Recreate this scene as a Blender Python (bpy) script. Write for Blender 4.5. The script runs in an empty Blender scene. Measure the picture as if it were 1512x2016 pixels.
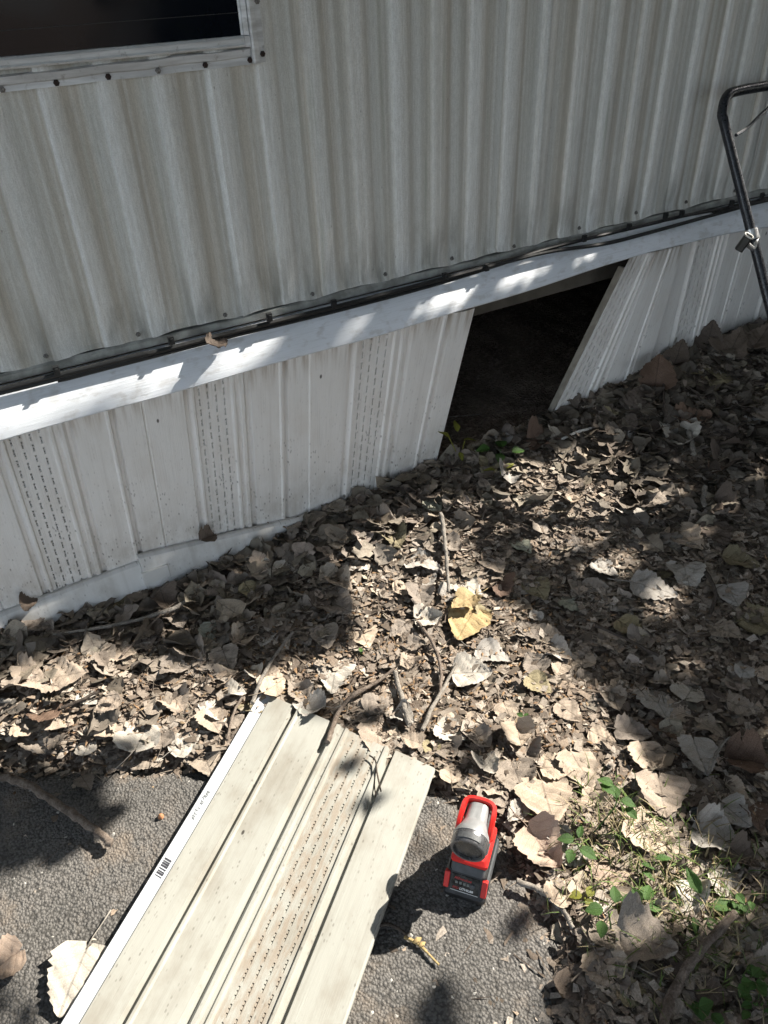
import bpy, bmesh, math, random
import numpy as np
from mathutils import Vector, Matrix
random.seed(7); rng = np.random.default_rng(11)
SC = bpy.context.scene; C = SC.collection

# ------------------------------------------------------------------ camera
F_PX = 1520.0; CX, CY = 756.0, 1008.0; CAM_H = 1.34; WALL_Y = 1.6
R = np.array([[0.860, -0.326, 0.393], [-0.510, -0.492, 0.706], [-0.0364, -0.8071, -0.5892]])
_u, _s, _v = np.linalg.svd(R); R = _u @ _v
cam = bpy.data.objects.new('camera', bpy.data.cameras.new('camera')); C.objects.link(cam)
cam.data.sensor_fit = 'VERTICAL'; cam.data.sensor_height = 24.0; cam.data.lens = 24.0 * F_PX / 2016.0
cam.data.clip_start = 0.02; cam.data.clip_end = 500
r, u, b = R[:, 0], -R[:, 1], -R[:, 2]
cam.matrix_world = Matrix(((r[0], u[0], b[0], 0), (r[1], u[1], b[1], 0), (r[2], u[2], b[2], CAM_H), (0, 0, 0, 1)))
SC.camera = cam

# ------------------------------------------------------------------ sky, sun, exposure
SUN = Vector((0.775, -0.03, 0.63)).normalized()
W = bpy.data.worlds.new('World'); SC.world = W; W.use_nodes = True
nt = W.node_tree; bg = nt.nodes['Background']
sky = nt.nodes.new('ShaderNodeTexSky'); sky.sky_type = 'NISHITA'; sky.sun_disc = False
sky.sun_elevation = math.asin(SUN.z); sky.sun_rotation = math.atan2(SUN.x, SUN.y)
sky.dust_density = 1.5; sky.ozone_density = 0.6; sky.air_density = 0.9
hs = nt.nodes.new('ShaderNodeHueSaturation'); hs.inputs['Saturation'].default_value = 0.58
nt.links.new(sky.outputs[0], hs.inputs['Color']); nt.links.new(hs.outputs[0], bg.inputs[0]); bg.inputs[1].default_value = 0.15
sl = bpy.data.lights.new('sun', 'SUN'); sl.energy = 4.2; sl.angle = math.radians(0.53); sl.color = (1.0, 0.94, 0.84)
so = bpy.data.objects.new('sun', sl); C.objects.link(so); so.rotation_euler = SUN.to_track_quat('Z', 'Y').to_euler(); so.location = (4, 0, 6)
SC.view_settings.view_transform = 'Standard'; SC.view_settings.look = 'None'
SC.view_settings.exposure = 1.6; SC.view_settings.gamma = 1.0; SC.view_settings.use_curve_mapping = False

# ------------------------------------------------------------------ ray helpers (the surveyed camera: a pixel of the photo -> a point of the place)
def ray(px, py): return R @ np.array([px - CX, py - CY, F_PX])
def at_z(px, py, z=0.0):
    d = ray(px, py); t = (z - CAM_H) / d[2]; return np.array([d[0] * t, d[1] * t, z])
def at_y(px, py, y=WALL_Y):
    d = ray(px, py); t = y / d[1]; return np.array([d[0] * t, y, CAM_H + d[2] * t])
def S(x): x = np.clip(x, 0, 1); return x * x * (3 - 2 * x)

ASPH = np.array([(-30, 1.5), (-3, 1.36), (-.6, 1.33), (-.225, 1.288), (.12, 1.07), (.3, .94), (.516, .78), (.58, .62), (.56, .5), (.545, .394), (.46, .30), (.40, .1), (.36, -.4), (.5, -3), (.9, -30), (-30, -30)])
def inside(P, poly):
    x, y = P[..., 0], P[..., 1]; c = np.zeros(x.shape, bool); n = len(poly)
    for i in range(n):
        x0, y0 = poly[i][:2]; x1, y1 = poly[(i + 1) % n][:2]
        cond = ((y0 > y) != (y1 > y)); xi = (x1 - x0) * (y - y0) / ((y1 - y0) if abs(y1 - y0) > 1e-12 else 1e-12) + x0
        c ^= cond & (x < xi)
    return c
def seg_dist(P, poly):
    d = np.full(P.shape[:-1], 1e9)
    for i in range(len(poly)):
        a, b2 = np.array(poly[i][:2]), np.array(poly[(i + 1) % len(poly)][:2]); ab = b2 - a
        t = np.clip(((P - a) @ ab) / (ab @ ab + 1e-12), 0, 1); d = np.minimum(d, np.linalg.norm(P - a - t[..., None] * ab, axis=-1))
    return d
def lump(x, y, s, k):   # smooth pseudo noise
    return (np.sin(x * s * 1.7 + 1.3 * k + 1.9 * np.sin(y * s * 1.1 + k)) + np.sin(y * s * 1.9 + 2.1 * k + 1.7 * np.sin(x * s * .9 + 2 * k)) + np.sin((x + y) * s * 1.27 + k * .7)) / 3
def hgt(x, y):
    x = np.asarray(x, float); y = np.asarray(y, float); P = np.stack([x, y], -1)
    sd = np.where(inside(P, ASPH), -1, 1) * seg_dist(P, ASPH)
    wallr = np.interp(x, [-3, -.3, .2, .55, 1.05, 1.5, 2.0, 3], [.11, .10, .058, .082, .122, .125, .155, .165])
    h = wallr * S((y - .98) / .55) * S(sd / .12)
    h = h + .05 * S((x - .9) / .9) * S((y - .3) / .9) * S(sd / .2)
    near = S((9 - np.hypot(x, y)) / 3)
    h = h * near + np.clip(sd, -.02, .02) * .55
    h = h + near * np.where(sd > 0, .006 * lump(x, y, 21, 1) + .004 * lump(x, y, 47, 2), 0) * S((sd + .02) / .1)
    return h
def on_ground(px, py):
    z = 0.0
    for _ in range(12):
        p = at_z(px, py, z); z = .5 * z + .5 * max(0.0, float(hgt(p[0], p[1])))
    return at_z(px, py, z)

# ------------------------------------------------------------------ mesh helpers
LOC = {}
class MB:
    def __init__(s): s.v = []; s.f = []; s.uv = []; s.col = []
    def add(s, vs, fs, uv=None, col=None):
        o = len(s.v); s.v += [tuple(map(float, p)) for p in vs]; s.f += [tuple(i + o for i in f) for f in fs]
        s.uv += list(uv) if uv is not None else [(0, 0)] * len(vs)
        s.col += [col if col is not None else (1, 1, 1)] * len(vs); return s
    def box(s, lo, hi):
        x0, y0, z0 = lo; x1, y1, z1 = hi
        return s.add([(x0, y0, z0), (x1, y0, z0), (x1, y1, z0), (x0, y1, z0), (x0, y0, z1), (x1, y0, z1), (x1, y1, z1), (x0, y1, z1)],
                     [(0, 3, 2, 1), (4, 5, 6, 7), (0, 1, 5, 4), (1, 2, 6, 5), (2, 3, 7, 6), (3, 0, 4, 7)])
    def loft(s, rings, cap=True, closed=True):
        n = len(rings[0]); vs = [p for rg in rings for p in rg]; fs = []
        for i in range(len(rings) - 1):
            for j in range(n if closed else n - 1):
                k = (j + 1) % n; fs.append((i * n + j, i * n + k, (i + 1) * n + k, (i + 1) * n + j))
        if cap: fs.append(tuple(range(n))[::-1]); fs.append(tuple((len(rings) - 1) * n + j for j in range(n)))
        return s.add(vs, fs)
    def tube(s, pts, rad, n=8, cap=True, bend=True):
        pts = [Vector(p) for p in pts]; rad = rad if hasattr(rad, '__len__') else [rad] * len(pts); rings = []
        t0 = (pts[1] - pts[0]).normalized(); a = t0.orthogonal().normalized()
        for i, p in enumerate(pts):
            t = (pts[min(i + 1, len(pts) - 1)] - pts[max(i - 1, 0)]).normalized()
            a = (a - t * a.dot(t)).normalized(); bb = t.cross(a)
            rings.append([p + (a * math.cos(2 * math.pi * j / n) + bb * math.sin(2 * math.pi * j / n)) * rad[i] for j in range(n)])
        return s.loft(rings, cap)
    def mesh(s, name, mat=None, off=(0, 0, 0), smooth=False, bevel=0, angle=40):
        me = bpy.data.meshes.new(name); V = np.array(s.v, float) - np.array(off)
        me.from_pydata(V.tolist(), [], s.f)
        ul = me.uv_layers.new(name='UVMap'); li = np.empty(len(me.loops), np.int32); me.loops.foreach_get('vertex_index', li)
        ul.data.foreach_set('uv', np.array(s.uv, np.float32)[li].ravel())
        ca = me.color_attributes.new('Col', 'FLOAT_COLOR', 'POINT'); cc = np.ones((len(V), 4), np.float32); cc[:, :3] = np.array(s.col); ca.data.foreach_set('color', cc.ravel())
        if bevel:
            bm = bmesh.new(); bm.from_mesh(me); bmesh.ops.remove_doubles(bm, verts=bm.verts, dist=1e-6)
            bmesh.ops.recalc_face_normals(bm, faces=bm.faces)
            ed = [e for e in bm.edges if len(e.link_faces) == 2 and e.calc_face_angle(0) > math.radians(35)]
            bmesh.ops.bevel(bm, geom=ed, offset=bevel, segments=2, affect='EDGES', profile=.6); bm.to_mesh(me); bm.free()
        if mat: me.materials.append(mat)
        if smooth:
            me.shade_smooth()
            if angle < 180:
                bm = bmesh.new(); bm.from_mesh(me)
                for e in bm.edges:
                    if len(e.link_faces) == 2 and e.calc_face_angle(0) > math.radians(angle): e.smooth = False
                bm.to_mesh(me); bm.free()
        me.update(); return me
    def build(s, name, mat, parent=None, **k):
        off = (0, 0, 0)
        if parent is not None: off = LOC[parent.name]
        o = bpy.data.objects.new(name, s.mesh(name, mat, off, **k)); C.objects.link(o)
        if parent is not None: o.parent = parent
        LOC[o.name] = off; return o
def tag(o, label=None, cat=None, group=None, kind=None):
    for k, v in (('label', label), ('category', cat), ('group', group), ('kind', kind)):
        if v: o[k] = v
    return o
def thing(name, label, cat, loc, group=None):
    o = bpy.data.objects.new(name, None); C.objects.link(o); o.location = loc; o.empty_display_size = .05; LOC[o.name] = tuple(loc)
    return tag(o, label, cat, group)

# ------------------------------------------------------------------ materials
class NT:
    def __init__(s, name):
        s.m = bpy.data.materials.new(name); s.m.use_nodes = True; s.t = s.m.node_tree; s.b = s.t.nodes['Principled BSDF']
    def n(s, ty, **k):
        nd = s.t.nodes.new(ty)
        for a, v in k.items(): setattr(nd, a, v)
        return nd
    def put(s, sock, v):
        if hasattr(v, 'links') or isinstance(v, bpy.types.NodeSocket): s.t.links.new(v, sock)
        elif isinstance(v, tuple) and len(v) == 3 and sock.type == 'RGBA': sock.default_value = (*v, 1)
        else: sock.default_value = v
    def coord(s, kind='Object', scale=(1, 1, 1), rot=(0, 0, 0)):
        tc = s.n('ShaderNodeTexCoord'); mp = s.n('ShaderNodeMapping'); mp.inputs['Scale'].default_value = scale; mp.inputs['Rotation'].default_value = rot
        s.t.links.new(tc.outputs[kind], mp.inputs[0]); return mp.outputs[0]
    def noise(s, vec, scale=5, detail=4, rough=.55, dist=0):
        nd = s.n('ShaderNodeTexNoise'); s.put(nd.inputs['Vector'], vec); nd.inputs['Scale'].default_value = scale; nd.inputs['Detail'].default_value = detail
        nd.inputs['Roughness'].default_value = rough; nd.inputs['Distortion'].default_value = dist; return nd.outputs[0]
    def voro(s, vec, scale=5, feature='F1', out=0, rnd=1):
        nd = s.n('ShaderNodeTexVoronoi', feature=feature); s.put(nd.inputs['Vector'], vec); nd.inputs['Scale'].default_value = scale
        nd.inputs['Randomness'].default_value = rnd; return nd.outputs[out]
    def ramp(s, f, a, b, lo=0.0, hi=1.0):
        nd = s.n('ShaderNodeMapRange', interpolation_type='SMOOTHSTEP'); s.put(nd.inputs[0], f)
        for i, v in ((1, a), (2, b), (3, lo), (4, hi)): nd.inputs[i].default_value = v
        return nd.outputs[0]
    def math(s, op, a, b=0.0, c=None):
        nd = s.n('ShaderNodeMath', operation=op); s.put(nd.inputs[0], a); s.put(nd.inputs[1], b)
        if c is not None: s.put(nd.inputs[2], c)
        return nd.outputs[0]
    def mix(s, f, a, b, mode='MIX'):
        nd = s.n('ShaderNodeMix', data_type='RGBA', blend_type=mode); s.put(nd.inputs[0], f); s.put(nd.inputs[6], a); s.put(nd.inputs[7], b); return nd.outputs[2]
    def sep(s, vec):
        nd = s.n('ShaderNodeSeparateXYZ'); s.put(nd.inputs[0], vec); return nd.outputs
    def bump(s, h, dist=.001, strength=1.0):
        nd = s.n('ShaderNodeBump'); s.put(nd.inputs['Height'], h); nd.inputs['Distance'].default_value = dist; nd.inputs['Strength'].default_value = strength
        s.t.links.new(nd.outputs[0], s.b.inputs['Normal']); return nd
    def out(s, col=None, rough=None, metal=None, spec=None):
        for k, v in (('Base Color', col), ('Roughness', rough), ('Metallic', metal), ('Specular IOR Level', spec)):
            if v is not None: s.put(s.b.inputs[k], v)
        return s.m
def simple(name, col, rough=.6, metal=0, var=.25, scale=40, spec=.4, bump=0.0, dark=None):
    s = NT(name); c = s.coord(); n1 = s.noise(c, scale, 5); d = dark or tuple(v * (1 - var) for v in col)
    if bump: s.bump(s.noise(c, scale * 6, 4), bump)
    return s.out(s.mix(s.ramp(n1, .35, .65), d, col), s.ramp(s.noise(c, scale * 2, 3), .3, .7, rough - .08, min(1, rough + .08)), metal, spec)

def mat_siding():
    s = NT('weathered_siding'); c0 = s.coord(); xyz = s.sep(c0); x, z = xyz[0], xyz[2]
    a = s.noise(s.coord(scale=(19, 1, .16)), 1, 2, .4); b2 = s.noise(s.coord(scale=(75, 1, .35)), 1, 3, .5); pat = s.noise(s.coord(scale=(6, 1, .12)), 1, 2, .4)
    base = (0.67, 0.672, 0.64); chalk = (0.83, 0.838, 0.83); tan = (0.57, 0.535, 0.47); green = (.38, .42, .34)
    fr = s.math('FRACT', s.math('DIVIDE', s.math('ADD', x, 11.02), .1016))
    rib = s.math('MULTIPLY', s.ramp(fr, .0, .035), s.ramp(fr, .33, .47, 1, 0))
    chm = s.math('MULTIPLY', s.math('ADD', s.math('MULTIPLY', rib, .62), s.math('MULTIPLY', s.ramp(b2, .47, .62), .42)), s.ramp(pat, .3, .62, .45, 1.0))
    col = s.mix(s.ramp(a, .42, .60), base, tan)
    col = s.mix(s.math('MULTIPLY', s.ramp(b2, .52, .36), .42), col, (.48, .45, .395))
    col = s.mix(chm, col, chalk)
    gx = s.math('MULTIPLY', s.ramp(s.noise(s.coord(scale=(30, 1, 1.1)), 1.3, 5, .65), .58, .72), .42)
    col = s.mix(gx, col, green)
    low = s.math('MULTIPLY', s.ramp(z, .17, .0), s.ramp(s.noise(s.coord(scale=(26, 1, 6)), 1, 4), .40, .70))
    col = s.mix(s.math('MULTIPLY', low, .65), col, (.17, .16, .13))
    sp = s.ramp(s.voro(s.coord(scale=(1, 1, .5)), 34), .03, .06, .45, 0)
    col = s.mix(sp, col, (.12, .11, .09))
    grain = s.noise(s.coord(scale=(340, 30, 42)), 1, 4, .65); fine = s.noise(c0, 420, 3, .6)
    col = s.mix(s.ramp(s.math('ADD', s.math('MULTIPLY', grain, .5), s.math('MULTIPLY', fine, .5)), .36, .64, .30, 0), col, (.22, .21, .185))
    s.bump(s.math('ADD', s.math('MULTIPLY', grain, .6), fine), .0011, .7)
    return s.out(col, .62, 0, .3)
def mat_vinyl(name, col, dirt, grainuv=(330, 11, 1), speck=1.0, low=True, blotch=.35, streak=.2):
    s = NT(name); uv = s.coord('UV'); g = s.noise(s.coord('UV', grainuv), 1, 4, .65)
    bl = s.noise(s.coord('UV', (7, 4, 1)), 1.5, 5, .62); st = s.noise(s.coord('UV', (60, 1.2, 1)), 1, 4)
    c = s.mix(s.math('MULTIPLY', s.ramp(bl, .42, .70), blotch), col, dirt)
    c = s.mix(s.math('MULTIPLY', s.ramp(st, .5, .75), streak), c, tuple(v * .7 for v in dirt))
    c = s.mix(s.ramp(g, .30, .5, .22 if low else .11, 0), c, tuple(v * .62 for v in col))
    cl = s.ramp(s.noise(s.coord('UV', (9, 6, 1)), 1.3, 3), .42, .62)
    v = s.voro(s.coord('UV', (1, .55, 1)), 150); vr = s.voro(s.coord('UV', (1, .55, 1)), 150, out=1)
    sp = s.math('MULTIPLY', s.ramp(v, .14, .34, 1, 0), s.ramp(s.sep(vr)[0], .50, .54))
    dens = cl
    if low: dens = s.math('MULTIPLY', s.ramp(cl, 0, 1, .3, 1), s.ramp(s.sep(uv)[1], .36, .04, .10, 1.0))
    c = s.mix(s.math('MULTIPLY', s.math('MULTIPLY', sp, dens), .8 * speck), c, (.055, .04, .03))
    v2 = s.voro(s.coord('UV', (1, .6, 1)), 26); r2 = s.sep(s.voro(s.coord('UV', (1, .6, 1)), 26, out=1))[1]
    c = s.mix(s.math('MULTIPLY', s.ramp(v2, .05, .10, .9, 0), s.ramp(r2, .55, .6)), c, (.03, .025, .02))
    vz = s.sep(s.coord('UV'))
    if low:
        top = s.math('MULTIPLY', s.ramp(vz[1], .37, .45), s.ramp(s.noise(s.coord('UV', (55, 5, 1)), 1, 4), .42, .62)); c = s.mix(s.math('MULTIPLY', top, .75), c, (.36, .29, .22))
        foot = s.math('MULTIPLY', s.ramp(vz[1], .22, .04), s.ramp(s.noise(s.coord('UV', (14, 9, 1)), 1, 5, .7), .35, .65)); c = s.mix(s.math('MULTIPLY', foot, .55), c, (.40, .35, .29))
    else:
        vent = s.math('MULTIPLY', s.math('MULTIPLY', s.ramp(vz[0], .122, .135), s.ramp(vz[0], .205, .222, 1, 0)), s.ramp(s.noise(s.coord('UV', (90, 26, 1)), 1, 4), .38, .62))
        if name == 'cream_vinyl': c = s.mix(s.math('MULTIPLY', vent, .55), c, (.27, .205, .15))
    s.bump(g, .0009 if low else .0005, .8)
    return s.out(c, .48, 0, .4)
def mat_trim():
    s = NT('trim_vinyl'); g = s.noise(s.coord('Object', (9, 300, 300)), 1, 5, .65); bl = s.noise(s.coord('Object', (5, 5, 9)), 1.5, 5)
    c = s.mix(s.ramp(bl, .4, .75, 0, .4), (.74, .77, .82), (.60, .63, .66)); c = s.mix(s.ramp(g, .28, .5, .3, 0), c, (.40, .42, .44))
    z = s.sep(s.coord())[2]
    c = s.mix(s.math('MULTIPLY', s.ramp(s.noise(s.coord('Object', (30, 30, 60)), 1, 4), .5, .7), .35), c, (.33, .30, .27))
    s.bump(g, .001, .9); return s.out(c, .5, 0, .35)
def mat_soil():
    s = NT('soil'); c = s.coord(); n1 = s.noise(c, 9, 5); n2 = s.noise(c, 70, 6, .7); v = s.voro(c, 130)
    col = s.mix(s.ramp(n1, .35, .65), (.115, .085, .066), (.175, .137, .108)); col = s.mix(s.ramp(n2, .45, .65), col, (.25, .20, .165))
    s.bump(s.math('ADD', n2, s.math('MULTIPLY', v, .6)), .008, 1); return s.out(col, .95, 0, .1)
def mat_asphalt():
    s = NT('asphalt'); c = s.coord(); v = s.voro(c, 210); vid = s.sep(s.voro(c, 210, out=1)); n1 = s.noise(c, 4, 4); n2 = s.noise(c, 260, 5, .7); v2 = s.voro(c, 90)
    col = s.mix(s.ramp(n1, .38, .66), (.125, .119, .111), (.168, .157, .146)); col = s.mix(s.math('MULTIPLY', vid[0], .5), col, (.21, .20, .187))
    col = s.mix(s.ramp(v, .42, .75, 0, .7), col, (.05, .047, .043))
    col = s.mix(s.math('MULTIPLY', s.ramp(s.noise(c, 7, 6, .65), .5, .7), .55), col, (.25, .20, .155)); col = s.mix(s.ramp(vid[1], .9965, .998), col, (.5, .48, .44))
    s.bump(s.math('SUBTRACT', s.math('MULTIPLY', n2, .8), s.math('ADD', s.math('MULTIPLY', v, .9), s.math('MULTIPLY', v2, .6))), .004, .9); return s.out(col, .86, 0, .3)
def mat_leaf(name, c1, c2, attr=False, green=False, trans=.0):
    s = NT(name); uv = s.coord('UV'); q = s.sep(uv); ay = s.math('ABSOLUTE', q[1])
    mid = s.ramp(ay, .008, .028, 1, 0)
    sv = s.math('ABSOLUTE', s.math('SUBTRACT', s.math('FRACT', s.math('MULTIPLY', s.math('SUBTRACT', q[0], s.math('MULTIPLY', ay, .62)), 6.5)), .5))
    side = s.ramp(sv, .0, .07, 1, 0)
    oc = s.coord('Object'); n1 = s.noise(oc, 45, 5, .65); n2 = s.noise(oc, 320, 4, .7)
    col = s.mix(s.ramp(n1, .36, .66), c1, c2)
    if attr:
        at = s.n('ShaderNodeAttribute'); at.attribute_name = 'Col'; col = s.mix(1.0, col, at.outputs[0], 'MULTIPLY')
    else:
        oi = s.n('ShaderNodeObjectInfo'); col = s.mix(1.0, col, s.mix(oi.outputs['Random'], (.78, .78, .80), (1.12, 1.10, 1.06)), 'MULTIPLY')
    col = s.mix(s.ramp(n2, .40, .62, .35, 0), col, tuple(v * .45 for v in c1))
    vd = s.math('ADD', s.math('MULTIPLY', mid, .55), s.math('MULTIPLY', side, .33))
    col = s.mix(vd, col, tuple(v * (.5 if not green else 1.5) for v in c1))
    sp = s.math('MULTIPLY', s.ramp(s.voro(oc, 170), .08, .16, 1, 0), s.ramp(s.noise(oc, 60, 2), .55, .62))
    if not green: col = s.mix(s.math('MULTIPLY', sp, .7), col, (.02, .015, .012))
    s.bump(s.math('SUBTRACT', s.math('MULTIPLY', n2, .5), s.math('MULTIPLY', vd, -.7)), .0012, .8)
    s.out(col, .78 if not green else .45, 0, .22)
    if trans:
        tr = s.n('ShaderNodeBsdfTranslucent'); s.put(tr.inputs[0], col); mx = s.n('ShaderNodeMixShader'); mx.inputs[0].default_value = trans
        o = s.t.nodes['Material Output']; s.t.links.new(s.b.outputs[0], mx.inputs[1]); s.t.links.new(tr.outputs[0], mx.inputs[2]); s.t.links.new(mx.outputs[0], o.inputs[0])
    return s.m
def mat_attr(name, rough=.85):
    s = NT(name); at = s.n('ShaderNodeAttribute'); at.attribute_name = 'Col'; n2 = s.noise(s.coord(), 300, 4, .7)
    s.bump(n2, .001, .6); return s.out(s.mix(s.ramp(n2, .4, .6, .4, 0), at.outputs[0], (.05, .04, .032)), rough, 0, .15)
def mat_bark(name, a, b2):
    s = NT(name); c = s.coord(); n1 = s.noise(c, 60, 5, .65); n2 = s.noise(c, 300, 5, .7)
    s.bump(s.math('ADD', n1, n2), .003, .9); return s.out(s.mix(s.ramp(s.math('ADD', s.math('MULTIPLY', n1, .5), s.math('MULTIPLY', n2, .5)), .38, .62), a, b2), .88, 0, .15)
def mat_alu():
    s = NT('aluminium'); c = s.coord(); n1 = s.noise(s.coord('Object', (6, 20, 60)), 1, 5, .6); n2 = s.noise(c, 60, 5, .7)
    col = s.mix(s.ramp(n1, .35, .65), (.50, .50, .50), (.74, .75, .76)); col = s.mix(s.ramp(n2, .55, .75, 0, .6), col, (.20, .18, .165))
    s.bump(n2, .0008, .6); return s.out(col, .5, .25, .5)

SIDING = mat_siding(); ALU = mat_alu(); TRIM = mat_trim(); SOIL = mat_soil(); ASPHALT = mat_asphalt()
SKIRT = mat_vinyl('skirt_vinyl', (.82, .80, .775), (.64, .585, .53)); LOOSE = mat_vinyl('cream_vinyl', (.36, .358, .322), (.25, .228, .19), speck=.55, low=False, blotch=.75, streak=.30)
HEM = mat_vinyl('hem_vinyl', (.52, .54, .57), (.40, .42, .45), speck=.1, low=False, blotch=.5)
RAIL = simple('rail_metal', (.36, .37, .35), .6, .15, .45, 25, dark=(.20, .20, .185), bump=.001)
BLACK = simple('cable_rubber', (.016, .017, .018), .5, 0, .3, 60); PANE = simple('dark_pane', (.006, .008, .013), .12, 0, .3, 3, spec=.25)
SCREW = simple('screw_metal', (.27, .255, .24), .5, .6, .5, 200); RUST = simple('rusty_screw', (.05, .03, .025), .7, .3, .5, 200)
WOOD = simple('rim_wood', (.23, .19, .15), .8, 0, .4, 12, bump=.002); WOOD2 = simple('joist_wood', (.12, .105, .085), .85, 0, .4, 12, bump=.002)
TUBE = simple('handle_paint', (.018, .019, .024), .32, 0, .3, 90, spec=.6); STEEL = simple('clamp_steel', (.62, .62, .62), .35, .8, .25, 90); GREY_PL = simple('clamp_plastic', (.045, .045, .04), .5)
T_RED = simple('red_plastic', (.62, .022, .018), .42, 0, .12, 30, spec=.5); T_BLACK = simple('black_plastic', (.022, .022, .023), .5, 0, .3, 50, bump=.0004); T_GREY = simple('silver_plastic', (.30, .305, .31), .40, .25, .1, 40)
T_SLATE = simple('slate_plastic', (.085, .09, .095), .55, 0, .25, 120, bump=.0004); T_LENS = simple('lens_glass', (.055, .052, .048), .25, 0, .35, 45, spec=.6); T_WHITE = simple('print_white', (.75, .75, .75), .5, 0, .05); T_INK = simple('print_ink', (.05, .05, .06), .6); T_DKGREY = simple('gauge_grey', (.16, .17, .16), .5)
T_CHROME = simple('bezel_metal', (.20, .20, .21), .30, .7, .2, 60); T_DRED = simple('print_red', (.40, .03, .03), .5)
WHITE_PL = simple('white_plastic', (.62, .60, .55), .5, 0, .2, 60); CAPM = simple('cap_metal', (.42, .41, .40), .45, .6, .4, 200); CAPD = simple('cap_inside', (.10, .10, .10), .6, .3, .5, 150)
BARK = mat_bark('twig_bark', (.11, .085, .068), (.25, .205, .17)); BARK2 = mat_bark('grey_bark', (.15, .135, .12), (.33, .30, .26)); BARK3 = mat_bark('dark_bark', (.05, .04, .034), (.11, .09, .075))
TONES = {'pale grey': mat_leaf('leaf_pale_grey', (0.422, 0.390, 0.346), (0.563, 0.525, 0.474)), 'tan': mat_leaf('leaf_tan', (0.422, 0.339, 0.262), (0.563, 0.474, 0.384)), 'grey brown': mat_leaf('leaf_grey_brown', (0.262, 0.220, 0.182), (0.384, 0.333, 0.282)),
         'dark brown': mat_leaf('leaf_dark_brown', (0.109, 0.084, 0.068), (0.192, 0.154, 0.125)), 'russet': mat_leaf('leaf_russet', (.135, .086, .062), (.215, .150, .112)), 'yellow': mat_leaf('leaf_yellow', (.46, .33, .16), (.58, .46, .27)),
         'pinkish tan': mat_leaf('leaf_pink', (.40, .30, .235), (.50, .40, .33)), 'olive tan': mat_leaf('leaf_olive', (0.256, 0.218, 0.134), (0.384, 0.333, 0.218)), 'greenish grey': mat_leaf('leaf_greenish', (0.346, 0.352, 0.282), (0.474, 0.480, 0.397))}
LITTERM = mat_leaf('leaf_litter', (.34, .288, .238), (.45, .39, .328), attr=True); FRAG = mat_attr('litter_fragments'); GREEN = mat_leaf('green_leaf', (.06, .125, .03), (.10, .20, .05), green=True, trans=.25)
YGREEN = mat_leaf('yellow_green_leaf', (.20, .21, .035), (.30, .30, .06), green=True, trans=.3); GRASSM = mat_attr('grass_blades', .6); CANOPY = simple('canopy_leaf', (.05, .10, .025), .6)
BODYM = simple('shell_metal', (.42, .42, .39), .6, .1, .2, 4)

# ------------------------------------------------------------------ ground and asphalt
def grid_lines(a, b2, step, lo, hi):
    L = list(np.arange(a, b2 + 1e-9, step)); st = step; x = L[-1]
    while x < hi: st *= 1.5; x += st; L.append(min(x, hi))
    st = step; x = L[0]
    while x > lo: st *= 1.5; x -= st; L.insert(0, max(x, lo))
    return np.array(L)
def sheet(name, xs, ys, zf, mat, keep=None, **k):
    X, Y = np.meshgrid(xs, ys); Z = zf(X, Y); n, m = len(xs), len(ys)
    V = np.stack([X, Y, Z], -1).reshape(-1, 3); i, j = np.meshgrid(np.arange(n - 1), np.arange(m - 1)); a = (j * n + i).ravel()
    F = np.stack([a, a + 1, a + n + 1, a + n], 1)
    if keep is not None:
        cen = V[F].mean(1); F = F[keep(cen[:, :2])]
    me = bpy.data.meshes.new(name); me.from_pydata(V.tolist(), [], F.tolist()); me.materials.append(mat); me.shade_smooth()
    bm = bmesh.new(); bm.from_mesh(me); bmesh.ops.delete(bm, geom=[v for v in bm.verts if not v.link_faces], context='VERTS'); bm.to_mesh(me); bm.free()
    o = bpy.data.objects.new(name, me); C.objects.link(o); return tag(o, kind='structure', **k)
def worley(X, Y, s, seed):
    g = np.random.default_rng(seed).random((128, 128, 2)); cx, cy = np.floor(X / s).astype(int), np.floor(Y / s).astype(int); d = np.full(X.shape, 9.0); e = d.copy()
    for a in (-1, 0, 1):
        for c in (-1, 0, 1):
            q = g[(cx + a) % 128, (cy + c) % 128]; dd = np.hypot(X / s - (cx + a + q[..., 0]), Y / s - (cy + c + q[..., 1])); e = np.where(dd < d, d, np.minimum(e, dd)); d = np.minimum(d, dd)
    return d, e
def gz(X, Y):
    near = (np.abs(X - 1) < 2.4) & (Y > -.6) & (Y < 1.75); d, e = worley(X, Y, .045, 3); d2, e2 = worley(X, Y, .02, 5)
    P = np.stack([X, Y], -1); ok = near & ~(inside(P, ASPH) & (seg_dist(P, ASPH) > .02))
    return hgt(X, Y) + np.where(ok, .012 * (.5 - d) * 0.9 + .005 * (.5 - d2), 0)
sheet('ground', grid_lines(-.75, 2.9, .0125, -60, 60), grid_lines(-.1, 1.66, .0125, -60, 60), gz, SOIL)
def az(X, Y):
    near = (X > -.6) & (X < .75) & (Y > -.1) & (Y < 1.4); d, e = worley(X, Y, .015, 8); d2, e2 = worley(X, Y, .0075, 9); d3, e3 = worley(X + .004 * np.sin(Y * 300), Y, .038, 4)
    bumpz = .0034 * np.minimum(e - d, .4) * (.5 + .5 * S(.5 + lump(X, Y, 9, 7))) + .0018 * np.minimum(e2 - d2, .5) + .0016 * np.minimum((e3 - d3) * 3, .5)
    P = np.stack([X, Y], -1); sd = seg_dist(P, ASPH)
    return .003 * lump(X, Y, 4, 3) + np.where(near, bumpz, .0025) - .012 * S((.05 - sd) / .05)
RAG = lambda P: inside(P + .026 * np.stack([lump(P[:, 0], P[:, 1], 40, 4), lump(P[:, 0], P[:, 1], 40, 5)], -1), ASPH)
sheet('pavement', grid_lines(-.56, .70, .0042, -30, 3), grid_lines(.1, 1.38, .0042, -30, 3), az, ASPHALT, RAG)

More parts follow.
